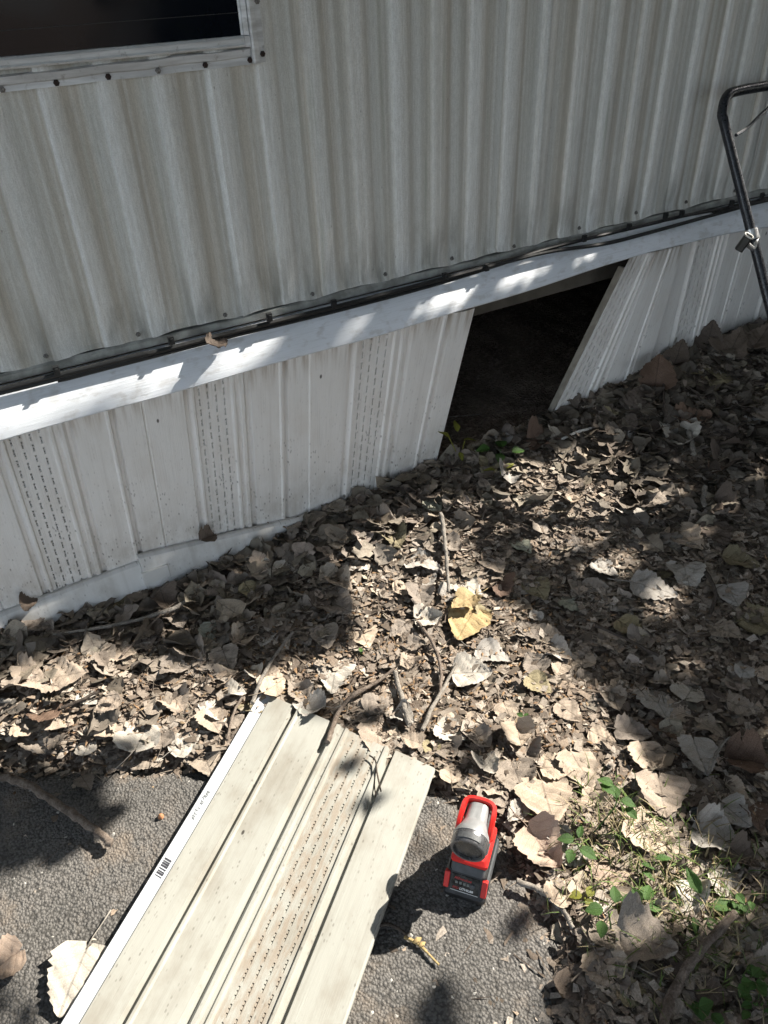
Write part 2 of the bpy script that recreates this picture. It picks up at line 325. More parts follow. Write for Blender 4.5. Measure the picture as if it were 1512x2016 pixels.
# ------------------------------------------------------------------ mobile home
home = thing('mobile_home', 'pale ribbed metal siding wall of a mobile home with a dark window', 'mobile home', (1.0, WALL_Y, .69))
PER = .1016; RIB = [(0, .001), (.0035, -.0085), (.008, -.0108), (.030, -.0105), (.040, -.0065), (.050, -.001), (.060, 0), (.072, .0002), (.080, -.0012), (.090, .001)]
def rib_y(x):
    f2 = (x + 10.02) % PER; xs = [p[0] for p in RIB] + [PER]; ys = [p[1] for p in RIB] + [0]; return float(np.interp(f2, xs, ys))
seams = [.549 + .826 * k for k in range(-8, 9)]
SZ0, SZ1 = .692, 2.85
for k in range(len(seams) - 1):
    x0, x1 = seams[k], seams[k + 1]; xs = [x0]; m0 = math.floor((x0 + 10.02) / PER)
    for q in range(m0, m0 + 11):
        for dx, _ in RIB:
            x = q * PER - 10.02 + dx
            if x0 + .002 < x < x1 - .002: xs.append(x)
    xs.append(x1 + .012); mb = MB(); zs = [SZ0, SZ0 + .012, SZ0 + .05, SZ0 + .12, 1.2, 2.0, SZ1]; vs = []
    for zi, z in enumerate(zs):
        for i, x in enumerate(xs):
            rr = rib_y(x) * (.22, .35, .75, 1, 1, 1, 1)[zi]; lap = .0040 * (1 - i / len(xs))
            wob = .0022 * math.sin(x * 31 + 1) + .0010 * math.sin(x * 67) if zi == 0 else 0
            vs.append((x, WALL_Y + rr - lap - (.0035 + abs(wob) if zi == 0 else 0), z + wob))
    n = len(xs); fs = [(j * n + i, j * n + i + 1, (j + 1) * n + i + 1, (j + 1) * n + i) for j in range(len(zs) - 1) for i in range(n - 1)]
    mb.add(vs, fs); mb.build('siding_sheet', SIDING, home, smooth=True, angle=28)
shell = MB(); shell.box((-6.0, 1.625, .70), (7.15, 5.6, 2.84)); shell.build('shell', BODYM, home)
MB().box((-5.99, 1.712, .688), (7.14, 5.49, .698)).build('added_belly_wrap', T_BLACK, home)  # unseen black sheet added under the floor to keep the crawl space dark
rf = MB(); rf.add([(-6.2, 1.55, 2.86), (7.3, 1.55, 2.86), (7.3, 3.6, 3.25), (-6.2, 3.6, 3.25), (-6.2, 5.65, 2.86), (7.3, 5.65, 2.86)], [(0, 1, 2, 3), (3, 2, 5, 4), (0, 3, 4), (1, 5, 2), (0, 4, 5, 1)]); rf.build('roof', BODYM, home)
rl = MB(); rl.loft([[(x, WALL_Y - .007, .690 + .002 * math.sin(x * 9)), (x, WALL_Y - .011, .686), (x, WALL_Y - .013, .674), (x, WALL_Y - .006, .670), (x, WALL_Y + .02, .670), (x, WALL_Y + .02, .690)] for x in np.arange(-6, 7.2, .15)]); rl.build('bottom_rail', RAIL, home)
rj = MB().box((-6, 1.628, .585), (7.15, 1.666, .699)); rj.build('rim_joist', WOOD, home)
MB().box((-6, 1.668, .50), (7.15, 1.71, .699)).build('floor_joist', WOOD2, home)
def screw_mesh(r0, h, axis='y'):
    mb = MB(); rings = []
    for rr, hh in ((r0 * 1.45, 0), (r0 * 1.45, h * .25), (r0, h * .3), (r0, h * .8), (r0 * .7, h)):
        rings.append([(rr * math.cos(a), -hh, rr * math.sin(a)) for a in np.arange(6) * math.pi / 3])
    return mb.loft(rings)
sm = screw_mesh(.0038, .006).mesh('siding_screw', SCREW); smr = screw_mesh(.0038, .005).mesh('window_screw', RUST)
def put_screw(name, me, p, parent, mat=None):
    o = bpy.data.objects.new(name, me); C.objects.link(o); o.parent = parent; o.location = np.array(p) - np.array(LOC[parent.name])
    if mat: o.material_slots[0].link = 'OBJECT'; o.material_slots[0].material = mat
    LOC[o.name] = LOC[parent.name]; return o
for (px, py) in [(90, 700), (271, 657), (442, 619), (613, 578), (757, 539), (888, 508), (1010, 484), (1138, 448), (1250, 418), (1348, 397), (1445, 375)]:
    p = at_y(px, py, WALL_Y); p[1] = WALL_Y + rib_y(p[0]) - .003; put_screw('siding_screw', sm, p, home)

# window: part of the home, its pieces one level down
win = MB(); GX, GZ = .6245, 1.2195; WX0, WZ1 = -.20, 1.95
win.box((WX0, 1.584, GZ), (GX, 1.5975, WZ1)); wo = win.build('window', PANE, home); wo['label'] = 'dark window pane behind weathered aluminium framing'
for k in range(9):
    z = GZ + .035 + .08 * k; sh = MB().box((WX0, 1.5825, z), (GX, 1.5838, z + .0012)); sh.build('screen_line', T_BLACK, wo)
FZ = [(1.592, 1.2005), (1.574, 1.2015), (1.571, 1.2045), (1.5735, 1.2075), (1.573, 1.2150), (1.576, 1.2190), (1.592, 1.2195)]
MB().loft([[(x, y, z) for y, z in FZ] for x in (WX0 - .03, GX + .0015)]).build('bottom_frame', ALU, wo, smooth=True, angle=30)
MB().box((GX + .0025, 1.5735, 1.2005), (GX + .0135, 1.592, 1.2188)).build('frame_corner', ALU, wo, bevel=.0012)
MB().loft([[(GX + dx, y, z) for dx, y in ((0, 1.592), (0, 1.583), (.003, 1.581), (.0035, 1.577), (.0125, 1.575), (.0135, 1.592))] for z in (1.2198, WZ1)]).build('side_frame', ALU, wo, smooth=True, angle=30)
fl = []
for x in np.linspace(WX0 - .05, GX + .0128, 14):
    t = (x - WX0) / (GX - WX0); sag = -.011 * (1 - t) + .0012 * math.sin(x * 40)
    fl.append([(x, 1.594, 1.1985 + sag), (x, 1.580, 1.1975 + sag), (x, 1.578, 1.1965 + sag), (x, 1.580, 1.1855 + sag), (x, 1.584, 1.1830 + sag), (x, 1.583, 1.1712 + sag * .45), (x, 1.595, 1.1705 + sag * .45)])
MB().box((WX0 - .03, 1.5735, WZ1), (GX + .0425, 1.592, WZ1 + .03)).build('top_frame', ALU, wo, bevel=.0015)
MB().box((WX0 - .035, 1.5735, 1.1745), (WX0, 1.5915, WZ1 - .0005)).build('side_frame', ALU, wo, bevel=.0015)
flo = MB().loft(fl).build('bottom_flange', ALU, wo, smooth=True, angle=25)
MB().loft([[(GX + dx, y, z) for dx, y in ((.0140, 1.594), (.0140, 1.571), (.018, 1.570), (.0275, 1.572), (.0285, 1.577), (.0415, 1.578), (.0425, 1.594))] for z in (1.1735, 1.3, WZ1)]).build('side_flange', ALU, wo, smooth=True, angle=25)
for (px, py, q) in [(4, 176, SCREW), (111, 163, None), (213, 151, None), (311, 139, SCREW), (404, 128, None), (492, 118, None), (517, 106, None), (506, 2, SCREW)]:
    put_screw('window_screw', smr, at_y(px, py, 1.582 if px < 500 else 1.577), wo, q)

# ------------------------------------------------------------------ skirting: panels, trim, track
skirt = thing('skirting', 'white vented vinyl skirting along the foot of the home with an open gap', 'skirting', (1.0, 1.575, .1))
PW = .42
PROF = [(0, .000), (.008, .004), (.115, .0042), (.225, .004), (.235, -.006), (.252, -.006), (.262, .001), (.272, .0055), (.284, .0055), (.292, 0), (.308, 0)]
VENT = []
u0 = .312
for c in range(4):
    VENT += [(u0 + c * .048, 0, 's'), (u0 + c * .048 + .009, 0, '')]
PROF2 = [(.500, 0), (.508, .0055), (.520, .0055), (.530, 0), (.548, 0), (.556, .006), (.574, .006), (.584, .001), (.594, -.006), (.611, -.006), (.622, .004), (.70, .0042), (.794, .004), (.803, .0075), (.815, .0075), (.824, -.006), (.841, -.006), (.852, .004), (.93, .0042), (.992, .004), (1.0, .0005)]
COLS = [(a, d, '') for a, d in PROF] + VENT + [(a, d, '') for a, d in PROF2]
def panel(P, nrm, rows, mat, name, parent, mirror=False, u_lo=0.0, u_hi=1.0, length=.45, slot=.70, slotd=.0036, thick=.0016, jag=0):
    """P(u, v) -> base point, u across, v along; profile depth pushed along nrm; vents are recessed slots."""
    mb = MB(); cols = [(u2, d, k2) for (u2, d, k2) in COLS if u_lo <= u2 <= u_hi]
    if cols[0][0] > u_lo + .001: cols.insert(0, (u_lo, np.interp(u_lo, [c[0] for c in COLS], [c[1] for c in COLS]), ''))
    if cols[-1][0] < u_hi - .001: cols.append((u_hi, np.interp(u_hi, [c[0] for c in COLS], [c[1] for c in COLS]), ''))
    n = np.array(nrm, float); vs_rows = sorted(set([0.0, 1.0] + [q for rr in range(rows) for q in ((rr + .12) / rows, (rr + .12 + slot) / rows, (rr + .62) / rows if (rr + .62) / rows < 1 else 1.0, min(1.0, (rr + .62 + slot) / rows))]))
    V = []; UV = []
    for v in vs_rows:
        for (u2, d, k2) in cols:
            e = (1 - u2) if mirror else u2; q = np.array(P(e, v)); V.append(q + n * d); UV.append((u2 * PW, v * length))
    m = len(cols); F = []
    for j in range(len(vs_rows) - 1):
        vm = (vs_rows[j] + vs_rows[j + 1]) / 2
        for i in range(m - 1):
            hole = False
            if cols[i][2] == 's':
                ci = int(round((cols[i][0] - u0) / .048)); ph = (vm * rows - (.12 if ci % 2 == 0 else .62)) % 1.0; hole = ph < slot and .02 < vm < .98
            if hole:
                a = [j * m + i, j * m + i + 1, (j + 1) * m + i + 1, (j + 1) * m + i]; o = len(V)
                for t in a: V.append(np.array(V[t]) - n * slotd); UV.append(UV[t])
                F.append((o, o + 1, o + 2, o + 3)); F.append((a[0], a[1], o + 1, o)); F.append((a[1], a[2], o + 2, o + 1)); F.append((a[2], a[3], o + 3, o + 2)); F.append((a[3], a[0], o, o + 3))
            else: F.append((j * m + i, j * m + i + 1, (j + 1) * m + i + 1, (j + 1) * m + i))
    # edge lips (real sheet thickness)
    def lip(idx):
        o = len(V)
        for t in idx: V.append(np.array(V[t]) - n * max(thick, .0012) * 4); UV.append(UV[t])
        for a in range(len(idx) - 1): F.append((idx[a], idx[a + 1], o + a + 1, o + a))
    R_ = len(vs_rows); lip([j * m for j in range(R_)]); lip([j * m + m - 1 for j in range(R_)]); lip(list(range(m))); lip([(R_ - 1) * m + i for i in range(m)])
    mb.add(V, F, UV); return mb.build(name, mat, parent, smooth=True, angle=25)
YP = 1.572
def quad(tl, tr, bl, br, bow=0):
    tl, tr, bl, br = map(np.array, (tl, tr, bl, br))
    def P(u2, v):   # v 0 bottom, 1 top
        return (1 - v) * ((1 - u2) * bl + u2 * br) + v * ((1 - u2) * tl + u2 * tr) + np.array([0, -bow * math.sin(math.pi * v), 0])
    return P
def wq(tl, tr, bl, br, y=YP, yb=None, ext=.035, dn=.06):
    yb = y if yb is None else yb; a = [at_y(*tl, y), at_y(*tr, y), at_y(*bl, yb), at_y(*br, yb)]
    up = [a[0] - a[2], a[1] - a[3]]
    a[0] = a[0] + up[0] / np.linalg.norm(up[0]) * ext; a[1] = a[1] + up[1] / np.linalg.norm(up[1]) * ext
    a[2] = a[2] - up[0] / np.linalg.norm(up[0]) * dn; a[3] = a[3] - up[1] / np.linalg.norm(up[1]) * dn; return quad(*a)
B1 = lambda px, py: (px, py)
seamL = ((279, 796), (327, 1077)); seamM = ((610, 711), (607, 1000)); seamE = ((935, 605), (858, 912))
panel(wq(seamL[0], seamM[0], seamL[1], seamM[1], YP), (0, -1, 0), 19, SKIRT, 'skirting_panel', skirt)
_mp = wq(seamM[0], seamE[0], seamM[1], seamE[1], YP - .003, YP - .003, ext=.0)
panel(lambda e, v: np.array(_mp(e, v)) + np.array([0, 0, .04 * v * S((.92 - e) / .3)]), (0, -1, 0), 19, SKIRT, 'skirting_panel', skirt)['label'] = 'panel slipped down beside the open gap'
# left of the seam: one panel step to the left, twice and so on out of frame
a_t, a_b = at_y(*seamL[0], YP), at_y(*seamL[1], YP); st_t = a_t - at_y(*seamM[0], YP); st_b = a_b - at_y(*seamM[1], YP); st_t[2] = 0; st_b[2] = 0; st_t *= .985; st_b *= .985
upv = (a_t - a_b) / np.linalg.norm(a_t - a_b)
for k in range(5):
    tl, tr, bl, br = a_t + st_t * (k + 1), a_t + st_t * k, a_b + st_b * (k + 1), a_b + st_b * k
    panel(quad(tl + upv * .035, tr + upv * .035, bl - upv * .06, br - upv * .06), (0, -1, 0), 19, SKIRT, 'skirting_panel', skirt)
# leaning panel right of the gap, then the upright ones beyond it
_lp = wq((1241, 506), (1345, 482), (1075, 842), (1268, 752), YP - .006, YP - .03, ext=.0, dn=.08)
panel(lambda e, v: _lp((e - .272) / .728, v), (0, -1, 0), 19, SKIRT, 'skirting_panel', skirt, u_lo=.272, u_hi=1.0, slotd=.008)['label'] = 'panel leaning with its lower edge swung left beside the gap'
e0, e1 = at_y(1241, 506, YP - .006), at_y(1075, 842, YP - .03); dv = (e1 - e0); MB().loft([[e0 + dv * t + np.array(o2) for o2 in ((-.004, .003, 0), (-.004, .022, 0), (.004, .022, 0), (.004, .003, 0))] for t in (.06, .5, 1.15)]).build('folded_edge', simple('bent_edge', (.38, .34, .28), .6), skirt)
b_t = at_y(1318, 487, YP); b_b = at_y(1262, 745, YP); step = np.array([.415, 0, 0])
for k in range(9):
    tl, bl = b_t + step * k, b_b + step * k * .99; tr, br = tl + step, bl + step * .99; u3 = (tl - bl) / np.linalg.norm(tl - bl)
    panel(quad(tl + u3 * .06, tr + u3 * .06, bl - u3 * .10, br - u3 * .10), (0, -1, 0), 16, SKIRT, 'skirting_panel', skirt, slotd=.008)
back = MB(); back.box((-6, 5.5, -.05), (7.15, 5.53, .70)); back.box((-6.03, 1.6, -.05), (-6.0, 5.53, .70)); back.box((7.15, 1.6, -.05), (7.18, 5.53, .70)); back.box((-6, 1.58, -.05), (-2.35, 1.60, .70)); back.box((5.7, 1.58, -.05), (7.15, 1.60, .70)); back.build('back_skirting', SKIRT, skirt)
TB = [(-6, .552), (0, .553), (.44, .556), (.86, .557), (1.19, .563), (1.55, .577), (1.76, .585), (2.0, .578), (2.2, .568), (2.45, .552), (7.15, .552)]
tr_r = []
for x in sorted(list(np.arange(-6, -1, .5)) + list(np.arange(-1, 3.2, .06)) + list(np.arange(3.3, 7.15, .5))):
    zb = float(np.interp(x, [p[0] for p in TB], [p[1] for p in TB])) + .034 + .0015 * math.sin(x * 13)
    tr_r.append([(x, 1.594, .668), (x, 1.566, .662), (x, 1.560, .657), (x, 1.530, zb + .012), (x, 1.526, zb), (x, 1.530, zb - .004), (x, 1.548, zb - .001), (x, 1.5485, zb + .002), (x, 1.534, zb + .004), (x, 1.564, .652), (x, 1.594, .660)])
MB().loft(tr_r).build('top_trim', TRIM, skirt, smooth=True, angle=32)
TRACKM = mat_vinyl('track_vinyl', (.66, .655, .64), (.36, .33, .29), grainuv=(20, 300, 1), speck=.6, low=False, blotch=.6)
def track(p0, p1, name, dz=0):
    mb = MB(); rings = []
    for t in np.linspace(0, 1, 9):
        q = p0 * (1 - t) + p1 * t
        rings.append([q + np.array(o2) for o2 in ((0, .018, -.002), (0, .006, 0), (0, -.002, -.004), (0, -.008, -.018), (0, -.010, -.050), (0, -.014, -.056), (0, -.015, -.13), (0, .018, -.13))])
    o = mb.loft(rings); o.uv = [(v[0], v[2]) for v in o.v]; return o.build(name, TRACKM, skirt, smooth=True, angle=35)
q0, q1 = at_y(0, 1211, 1.552), at_y(262, 1113, 1.552); track(q0 + (q0 - q1) * 6, q1 + (q1 - q0) * .05, 'bottom_track')
q2, q3 = at_y(272, 1097, 1.548), at_y(600, 1019, 1.548); track(q2, q3 + (q3 - q2) * .1, 'bottom_track')
pt = at_y(305, 1130, 1.534); MB().box(pt + np.array([-.03, -.002, -.022]), pt + np.array([.035, .01, .014])).build('splice_plate', TRACKM, skirt, bevel=.002)

# ------------------------------------------------------------------ cables along the trim
def smooth_path(P, n=6):
    P = [np.array(p, float) for p in P]; out = []
    for i in range(len(P) - 1):
        p0, p1, p2, p3 = P[max(i - 1, 0)], P[i], P[i + 1], P[min(i + 2, len(P) - 1)]
        for k in range(n):
            t = k / n; out.append(.5 * ((2 * p1) + (-p0 + p2) * t + (2 * p0 - 5 * p1 + 4 * p2 - p3) * t * t + (-p0 + 3 * p1 - 3 * p2 + p3) * t ** 3))
    return out + [P[-1]]
def cable(pix, y, r0, label, x_l=-3.5, x_r=5.0):
    pts = [at_y(px, py + 3, y) for px, py in pix]; pts.insert(0, np.array([x_l, y, pts[0][2]])); pts.append(np.array([x_r, y, pts[-1][2] - .02]))
    root = thing('cable', label, 'cable', pts[len(pts) // 2], 'black cables clipped along the top of the skirting')
    MB().tube(smooth_path(pts, 8), r0, 8).build('sheath', BLACK, root, smooth=True); return root
CA = [(0, 763), (115, 737), (200, 715), (330, 684), (450, 653), (580, 621), (700, 591), (860, 549), (1000, 512), (1085, 492), (1190, 477), (1271, 457), (1372, 429), (1474, 401), (1512, 391)]
CB = [(0, 771), (115, 746), (200, 724), (330, 691), (450, 660), (580, 629), (700, 599), (860, 556), (985, 517), (1061, 492), (1152, 468), (1271, 440), (1342, 423), (1440, 404), (1512, 387)]
ca = cable(CA, 1.553, .0052, 'slack black cable sagging onto the white trim right of the middle'); cb = cable(CB, 1.556, .0048, 'tighter black cable running close under the metal rail')
cm = MB().box((-.006, -.005, -.008), (.006, .004, .010)).box((-.003, -.009, .001), (.003, -.0045, .007)).mesh('cable_clip', BLACK, bevel=.001)
for (px, py) in [(111, 730), (337, 671), (530, 625), (657, 598), (875, 545), (958, 527), (1150, 470), (1238, 447), (1310, 425), (1342, 421), (1440, 401), (1500, 386)]: put_screw('cable_clip', cm, at_y(px, py, 1.550), cb)

# ------------------------------------------------------------------ loose panel on the asphalt
TL, TR = np.array([.303, 1.135, .030]), np.array([.525, .780, .016]); DV = np.array([-.772, -.636, 0])
LEN = .92; BL, BR = TL + DV * LEN, TR + DV * LEN; BL[2] = .010; BR[2] = .010
root = thing('loose_skirting_panel', 'loose cream vented skirting panel lying on the black asphalt', 'skirting panel', (TL + TR + BL + BR) / 4 * np.array([1, 1, 0]))
def PL(e, v):
    p = (1 - v) * ((1 - e) * BL + e * BR) + v * ((1 - e) * TL + e * TR); p[2] += .004 + .004 * math.sin(v * 7 + e * 3) * v; return p
HW = .065
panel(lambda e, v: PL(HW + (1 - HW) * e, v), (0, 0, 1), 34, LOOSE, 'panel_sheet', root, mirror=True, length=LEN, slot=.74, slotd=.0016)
hm = MB(); hv = []; hu = []
for v in np.linspace(0, 1, 16):
    for e, d in ((0, -.002), (.004, .0015), (.045, .001), (HW + .004, -.0015)): hv.append(PL(e, v) + np.array([0, 0, d])); hu.append((e * PW, v * LEN))
hm.add(hv, [(j * 4 + i, j * 4 + i + 1, (j + 1) * 4 + i + 1, (j + 1) * 4 + i) for j in range(15) for i in range(3)], hu); hem = hm.build('nailing_hem', HEM, root, smooth=True, angle=30)
def v_of(px, py):
    p = at_z(px, py, .015); return 1 + float((TL - p)[:2] @ DV[:2]) / LEN
bc = MB(); v0, v1 = v_of(331, 1697), v_of(312, 1728); vv = min(v0, v1); rb = random.Random(3)
while vv < max(v0, v1):
    w = rb.choice((.0012, .0018, .003)) / LEN; q = [PL(e, v2) + np.array([0, 0, .0019]) for e, v2 in ((.016, vv), (.052, vv), (.052, vv + w), (.016, vv + w))]; bc.add(q, [(0, 1, 2, 3)]); vv += w + rb.choice((.0014, .0022, .003)) / LEN
bc.build('barcode', T_INK, root)
ink = MB(); va, vb = v_of(377, 1615), v_of(417, 1565); vv = va
while vv < vb:
    L = rb.choice((3, 5, 5, 6))
    for _ in range(L):
        for seg in range(2):
            e1 = .016 + rb.random() * .012; e2 = e1 + rb.choice((.006, .014, .018)); w = .0009 / LEN
            q = [PL(e, v2) + np.array([0, 0, .0019]) for e, v2 in ((e1, vv), (e2, vv), (e2, vv + w), (e1, vv + w))]; ink.add(q, [(0, 1, 2, 3)]); vv += .0022 / LEN
        vv += .0008 / LEN
    vv += .006 / LEN
ink.build('printed_marking', T_DKGREY, root)

# ------------------------------------------------------------------ work light
TO = np.array([.468, .579, .003]); tx, ty = np.array([.64, -.768, 0]), np.array([.768, .64, 0])
def tw(x, y, z): return TO + (tx * x + ty * y + np.array([0, 0, z])) * .95
light = thing('work_light', 'red and grey cordless work light standing upright on its black battery', 'work light', TO)
def rrect(x0, x1, y0, y1, z, c=.008, zf=None):
    pts = [];
    for (cx2, cy2, a0) in ((x1 - c, y1 - c, 0), (x0 + c, y1 - c, 90), (x0 + c, y0 + c, 180), (x1 - c, y0 + c, 270)):
        for a in (0, 30, 60, 90): pts.append(tw(cx2 + c * math.cos(math.radians(a0 + a)), cy2 + c * math.sin(math.radians(a0 + a)), z))
    return pts
bp = MB().loft([rrect(-.036, .036, -.057, .058, 0), rrect(-.039, .039, -.060, .061, .004), rrect(-.0395, .0395, -.061, .062, .016), rrect(-.0385, .0385, -.0585, .061, .019), rrect(-.037, .037, -.057, .060, .021), rrect(-.036, .036, -.040, .058, .052, .006), rrect(-.035, .035, -.037, .056, .0545, .006)]).build('battery_pack', T_BLACK, light, smooth=True, angle=30)
MB().loft([rrect(-.031, .031, -.0385, .05, .0535, .005), rrect(-.031, .031, -.031, .05, .0645, .005), rrect(-.030, .030, -.029, .05, .0665, .005)]).build('battery_top', T_SLATE, light, smooth=True, angle=30)
fa = np.array([-.057, .021]); fb = np.array([-.040, .052]); fn = np.array([-(fb - fa)[1], (fb - fa)[0]]); fn /= np.linalg.norm(fn)
def face(x, t, o2): q = fa * (1 - t) + fb * t + fn * o2; return tw(x, q[0], q[1])
def facebox(name, mat, x0, x1, t0, t1, o0, o1, parent, **k):
    mb = MB(); mb.v = [tuple(face(x, t, o2)) for o2 in (o0, o1) for (x, t) in ((x0, t0), (x1, t0), (x1, t1), (x0, t1))]; mb.uv = [(0, 0)] * 8; mb.col = [(1, 1, 1)] * 8
    mb.f = [(3, 2, 1, 0), (4, 5, 6, 7), (0, 1, 5, 4), (1, 2, 6, 5), (2, 3, 7, 6), (3, 0, 4, 7)]; return mb.build(name, mat, parent, **k)
facebox('label_plate', simple('label_gloss', (.010, .010, .011), .22, spec=.6), -.026, .025, .08, .97, -.001, .0012, bp)
facebox('label_edge', T_WHITE, -.026, .025, .045, .07, -.001, .0011, bp)
for s2 in (-1, 1):
    facebox('release_button', T_RED, s2 * .0345 - .005, s2 * .0345 + .005, .12, 1.02, -.006, .0045, bp, bevel=.002)
for k in range(4): facebox('charge_light', T_DKGREY, -.0185 + k * .0072, -.0138 + k * .0072, .46, .60, .0012, .0018, bp)
kb = MB(); cpt = face(.0125, .54, .0012); nn = tx * 0 + ty * fn[0] + np.array([0, 0, fn[1]]); e2 = np.cross(nn, tx)
kb.loft([[cpt + (tx * math.cos(a) + e2 * math.sin(a)) * rr * .95 + nn * hh for a in np.arange(14) * 2 * math.pi / 14] for rr, hh in ((.0058, 0), (.0056, .001), (.0042, .0022), (.002, .0029))]); kb.build('gauge_button', T_SLATE, bp, smooth=True)
def text(body, size, x, t, mat, name, italic=0.0, bold=False):
    cu = bpy.data.curves.new(name, 'FONT'); cu.body = body; cu.size = size; cu.shear = italic; cu.extrude = .00008; cu.offset = .00015 if bold else 0; cu.materials.append(mat)
    tmp = bpy.data.objects.new(name, cu); C.objects.link(tmp); me = bpy.data.meshes.new_from_object(tmp.evaluated_get(bpy.context.evaluated_depsgraph_get())); bpy.data.objects.remove(tmp)
    me.materials.clear(); me.materials.append(mat); o = bpy.data.objects.new(name, me); C.objects.link(o); o.parent = bp; upd = (ty * (fb - fa)[0] + np.array([0, 0, (fb - fa)[1]])); upd /= np.linalg.norm(upd)
    p = face(x, t, .0016) - np.array(LOC[light.name]); nr = np.cross(tx, upd)
    o.matrix_local = Matrix(((tx[0], upd[0], nr[0], p[0]), (tx[1], upd[1], nr[1], p[1]), (tx[2], upd[2], nr[2], p[2]), (0, 0, 0, 1))); return o
text('Milwaukee', 0.0070, -.0215, .70, T_DRED, 'logo_lettering', .35, True); text('RED', 0.0059, -.0225, .17, T_DRED, 'label_lettering', .15, True); text('LITHIUM', .0062, -.0095, .17, T_WHITE, 'label_lettering', .15, True)
MB().loft([rrect(-.034, .034, -.0285, .057, .0668, .006), rrect(-.034, .034, -.0275, .057, .0728, .006), rrect(-.030, .030, -.020, .054, .079, .006)]).build('base_plate', T_RED, light, smooth=True, angle=30)
body = MB().loft([rrect(-.029, .029, -.010, .054, .079, .008), rrect(-.024, .024, .000, .052, .095, .008), rrect(-.0225, .0225, .006, .052, .118, .008)]).build('body', T_SLATE, light, smooth=True, angle=30)
for s2 in (-1, 1):
    mb = MB(); mb.loft([[tw(s2 * (xx + o2), yy + dy, zz) for (o2, dy) in ((0, -.007), (.003, -.006), (.003, .006), (0, .007))] for (xx, yy, zz) in ((.029, .03, .079), (.0265, .03, .09), (.024, .03, .105), (.0225, .03, .118))]); mb.build('side_stripe', T_RED, light)
    mb = MB(); mb.loft([[tw(s2 * (.0365 + o2), yy, zz) for (o2, zz) in ((0, .022), (.0035, .024), (.0025, .047), (-.001, .051))] for yy in (-.035, .0, .05)]); mb.build('battery_side', T_SLATE, light)
HZ = .140
def ring_y(y, rx, rz, n=24, flat=0, dz=0):
    pts = []
    for a in np.arange(n) * 2 * math.pi / n:
        x, z = rx * math.cos(a), rz * math.sin(a)
        if flat: z = min(z, flat)
        pts.append(tw(x, y, HZ + z + dz))
    return pts
MB().loft([ring_y(0.0460, .016, .012), ring_y(0.0430, .0195, .0170, flat=.0150), ring_y(0.0120, .0205, .0185, flat=.0160), ring_y(0.0060, .0225, .022, flat=.0205), ring_y(-0.0060, .0275, .0275), ring_y(-0.0140, .0315, .0315), ring_y(-0.0210, .0325, .0325), ring_y(-0.0215, .0315, .0315)]).build('lamp_head', T_GREY, light, smooth=True, angle=35)
MB().loft([ring_y(-0.0212, .0318, .0318), ring_y(-0.0260, .0322, .0322), ring_y(-0.0420, .0318, .0318), ring_y(-0.0445, .0305, .0305), ring_y(-0.0445, .0265, .0265), ring_y(-0.0400, .0255, .0255)], cap=False).build('bezel', T_CHROME, light, smooth=True, angle=30)
lens = MB().loft([ring_y(-0.0395, .0258, .0258), ring_y(-0.0405, .020, .020), ring_y(-0.0410, .004, .004)]).build('lens', T_LENS, light, smooth=True)
cl = MB(); cl.loft([[tw(xx * 1.0, yy, HZ + zz) for xx, zz in [(.0335 * math.sin(a), .0335 * math.cos(a)) for a in np.linspace(-.65, .65, 8)] + [(.0318 * math.sin(a), .0318 * math.cos(a)) for a in np.linspace(.65, -.65, 8)]] for yy in (-.028, -.039)]); cl.build('focus_tab', T_SLATE, light, smooth=True, angle=30)
def strap(path, w, hgt2):
    rings = []; P = [np.array(p, float) for p in path]
    for i, p in enumerate(P):
        t = P[min(i + 1, len(P) - 1)] - P[max(i - 1, 0)]; t /= np.linalg.norm(t); side = np.cross(t, (0, 0, 1)); side /= np.linalg.norm(side); up2 = np.cross(side, t)
        rings.append([tw(*(p + side * a * w / 2 + up2 * c * hgt2 / 2)) for a, c in ((-1, -.6), (-1, .6), (-.6, 1), (.6, 1), (1, .6), (1, -.6), (.6, -1), (-.6, -1))])
    return MB().loft(rings)
hp = smooth_path([(-.0285, .000, .119), (-.0290, .007, .132), (-.0285, .024, .142), (-.027, .042, .145), (-.019, .051, .146), (0, .0535, .146), (.019, .051, .146), (.027, .042, .145), (.0285, .024, .142), (.0290, .007, .132), (.0285, .000, .119)], 5)
strap(hp, .0095, .019).build('carry_handle', T_RED, light, smooth=True, angle=40)

# ------------------------------------------------------------------ push mower at the right (its handle is in view)
HY = 1.45; hc = at_y(1414, 187, HY); mow = thing('lawn_mower', 'push mower with black tubular handle and square clamp beside the skirting', 'lawn mower', (hc[0] + .25, .7, .08))
HX = hc[0] + .004; HZt = hc[2] + .002; slope = np.array([0, -.535, -.845]); W2 = .46
def side_tube(x, s2):
    pts = [np.array([x + s2 * .25, HY, HZt + .0]), np.array([x + s2 * .07, HY, HZt + .0]), np.array([x + s2 * .02, HY - .006, HZt - .010]), np.array([x, HY - .02, HZt - .045])]
    pts = smooth_path(pts, 6); e = pts[-1]; return pts + [e + slope * t for t in np.linspace(.05, .98, 12)]
lp = side_tube(HX, 1); rp = side_tube(HX + W2, -1)
MB().tube(lp[::-1] + rp, .0125, 12).build('handle_tube', TUBE, mow, smooth=True)
ra = at_y(1449, 266, HY - .06); rbp = at_y(1512, 213, HY - .01); MB().tube(smooth_path([ra, ra * .6 + rbp * .4 + np.array([0, 0, -.006]), rbp, rbp + (rbp - ra) * 2.2]), .0042, 8).build('control_rod', TUBE, mow, smooth=True)
kq = lp[-1]; tA = None
best = min(((np.linalg.norm((R.T @ (p - np.array([0, 0, CAM_H])))[:2] / (R.T @ (p - np.array([0, 0, CAM_H])))[2] * F_PX + np.array([CX, CY]) - np.array([1495, 452]))), i) for i, p in enumerate(lp)); kp = lp[best[1]]
